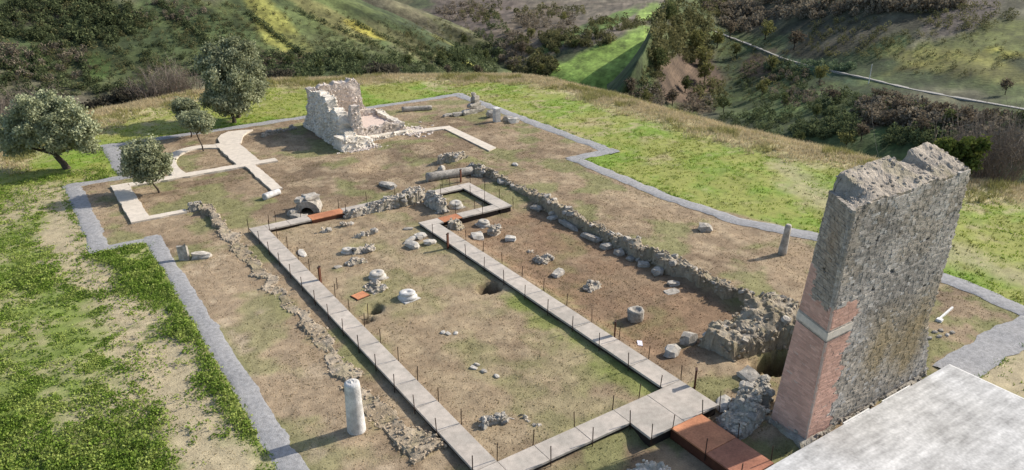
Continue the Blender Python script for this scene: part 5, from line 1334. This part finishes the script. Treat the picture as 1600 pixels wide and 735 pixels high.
wood('hedge', 'dark hedge lines running down the left slope', [(a + (c - a) * t, b + (d - b) * t, 3, 2, 3, 3.2) for a, b, c, d in ((385, 20, 470, 85), (250, 5, 330, 70), (55, 80, 62, 125), (130, 90, 138, 128), (470, 20, 640, 95), (560, 40, 700, 105)) for t in np.linspace(0, 1, 26)], 'dark', 513, 40)

# trees one can tell apart
YGC = ((0.10, 0.105, 0.035), (0.26, 0.245, 0.095)); BRC = ((0.08, 0.065, 0.048), (0.22, 0.175, 0.12)); GRC = ((0.05, 0.065, 0.025), (0.16, 0.175, 0.07))
def far_tree(px, py, s, colors, label, group, seed, n=420, narrow=1.0):
    p = hit_any(px, py)
    if p is None: return
    r = np.random.default_rng(seed); h = s
    L = [(0, 0, h * .6, h * .26 * narrow, h * .26 * narrow, h * .32)] + [(r.uniform(-.22, .22) * h * narrow, r.uniform(-.22, .22) * h * narrow, h * r.uniform(.4, .8), h * .18 * narrow, h * .18 * narrow, h * .18) for _ in range(5)]
    t = [([(0, 0, -0.6), (0.02 * h, 0, h * .3), (0, 0, h * .7)], [h * .03, h * .022, h * .01])]
    for l in L[1:5]: t.append(([(0, 0, h * .28), tuple(l[:3])], [h * .014, h * .005]))
    tree('hillside_tree', label, tuple(p), L, n, h * 0.055, colors, t, seed, 'tree', group, clumps=40, sig=0.3)
sd = 600
for px, py, s, kind in ((1195, 62, 8, 0), (1240, 78, 7.5, 1), (1205, 112, 6, 0), (1280, 130, 6, 0), (1190, 150, 6, 0), (1150, 90, 6, 0), (1120, 75, 9, 0), (1085, 88, 10, 0), (1100, 105, 8, 0), (1100, 130, 8, 0), (985, 150, 6, 1), (1010, 165, 5, 0), (1050, 165, 6, 1), (1140, 60, 8, 1), (1320, 235, 4.5, 0), (1345, 220, 4.5, 1), (1440, 215, 5, 1), (1400, 178, 5, 1),
                        (1505, 198, 5, 1), (1540, 205, 5, 1), (1570, 148, 4, 1), (1470, 190, 4.5, 1), (1300, 160, 5, 1), (1370, 168, 5, 1), (1225, 165, 4, 2), (1275, 185, 4, 2), (1130, 175, 5, 2), (1070, 145, 6, 2), (1590, 215, 6, 2), (1480, 205, 5, 2), (1030, 110, 8, 2), (1040, 40, 9, 2), (830, 60, 7, 0), (880, 35, 8, 0), (815, 85, 8, 1), (845, 118, 7, 0), (900, 75, 6, 2), (930, 58, 6, 2), (870, 88, 6, 2),
                        (725, 70, 7, 2), (760, 95, 7, 2), (690, 100, 6, 2), (640, 105, 6, 2), (560, 100, 6, 2), (500, 112, 6, 2), (455, 105, 6, 2), (395, 115, 6, 2), (1185, 240, 4, 2), (1245, 228, 4, 2), (745, 120, 6, 1), (700, 118, 5, 1)):
    c, lab, g = ((YGC, 'yellow green tree standing out on the far hillside', 'yellowing trees on the far slopes'), (BRC, 'brownish half-bare tree on the far hillside', 'half-bare trees on the far slopes'), (GRC, 'dull green rounded tree on the far hillside', 'green trees on the far slopes'))[kind]
    if px > 960:
        w = 'in the wood on the shoulder of the right slope' if px < 1115 and py < 112 else 'in the red-brown gully under the shoulder wood' if px < 1160 else 'above the pale track' if py < 100 else 'just over the brow beyond the right meadow' if py > 210 else 'below the pale track near the power pole' if px > 1290 else 'between the pale track and the right meadow'
    else: w = 'by the far green field' if px > 800 else 'in the scrub of the valley bottom behind the white ruin'
    lab = lab.replace('standing out on the far hillside', w).replace('on the far hillside', w)
    far_tree(px, py, s * (1.65 if px > 960 else 1.3), c, lab, g, sd, 700); sd += 1

# pale track, power pole and its cable
def track_ribbon(pts, w, dz=0.15):
    V = []; F = []
    P = []
    for a, b in zip(pts[:-1], pts[1:]):
        for k in range(12):
            t = k / 12; p = hit(B4, a[0] + (b[0] - a[0]) * t, a[1] + (b[1] - a[1]) * t)
            if p is not None: P.append(np.array(p))
    P = np.array(P); ker = np.ones(7) / 7
    for a in range(3): P[:, a] = np.convolve(np.pad(P[:, a], 3, mode='edge'), ker, 'valid')
    tg = np.gradient(P, axis=0); tg[:, 2] = 0; tg /= np.linalg.norm(tg, axis=1)[:, None]; nr = np.column_stack([-tg[:, 1], tg[:, 0], np.zeros(len(P))])
    A, B = P + nr * w / 2, P - nr * w / 2
    A[:, 2] += dz; B[:, 2] += dz
    C, D = A.copy(), B.copy(); C[:, 2] -= 1.2; D[:, 2] -= 1.2
    V = np.vstack([A, B, C, D]); n = len(P); i = np.arange(n - 1)
    F = np.vstack([np.column_stack([i, i + 1, n + i + 1, n + i]), np.column_stack([i, 2 * n + i, 2 * n + i + 1, i + 1]), np.column_stack([n + i, n + i + 1, 3 * n + i + 1, 3 * n + i])])
    o = mk('track', V, F, M['road']); tag(o, 'pale chalk track climbing across the right hillside', 'track', kind='structure')
track_ribbon([(1098, 40), (1125, 52), (1180, 72), (1230, 93), (1300, 110), (1357, 122), (1420, 138), (1500, 153), (1595, 169), (1660, 182)], 2.6)
p = hit(B4, 1357, 131)
pole = empty('utility_pole', tuple(p)); tag(pole, 'slim pale power pole beside the hillside track', 'pole')
mb = MB(); mb.tube([(0, 0, -0.5), (0, 0, 9.0)], [0.2, 0.14], 8); mb.build('mast', M['curb'], pole)
mb = MB(); mb.tube([(-0.9, 0, 8.5), (0.9, 0, 8.5)], [0.06, 0.06], 6); mb.build('crossarm', M['stone'], pole)
q = np.array(PD(1374, 252, 118)) - np.array(p)
mb = MB(); pts = [np.array((0, 0, 8.5)) * (1 - t) + q * t - np.array((0, 0, 4.0)) * 4 * t * (1 - t) for t in np.linspace(0, 1, 14)]
mb.tube(pts, [0.018] * 14, 4, cap=False); mb.build('cable', M['steel'], pole)
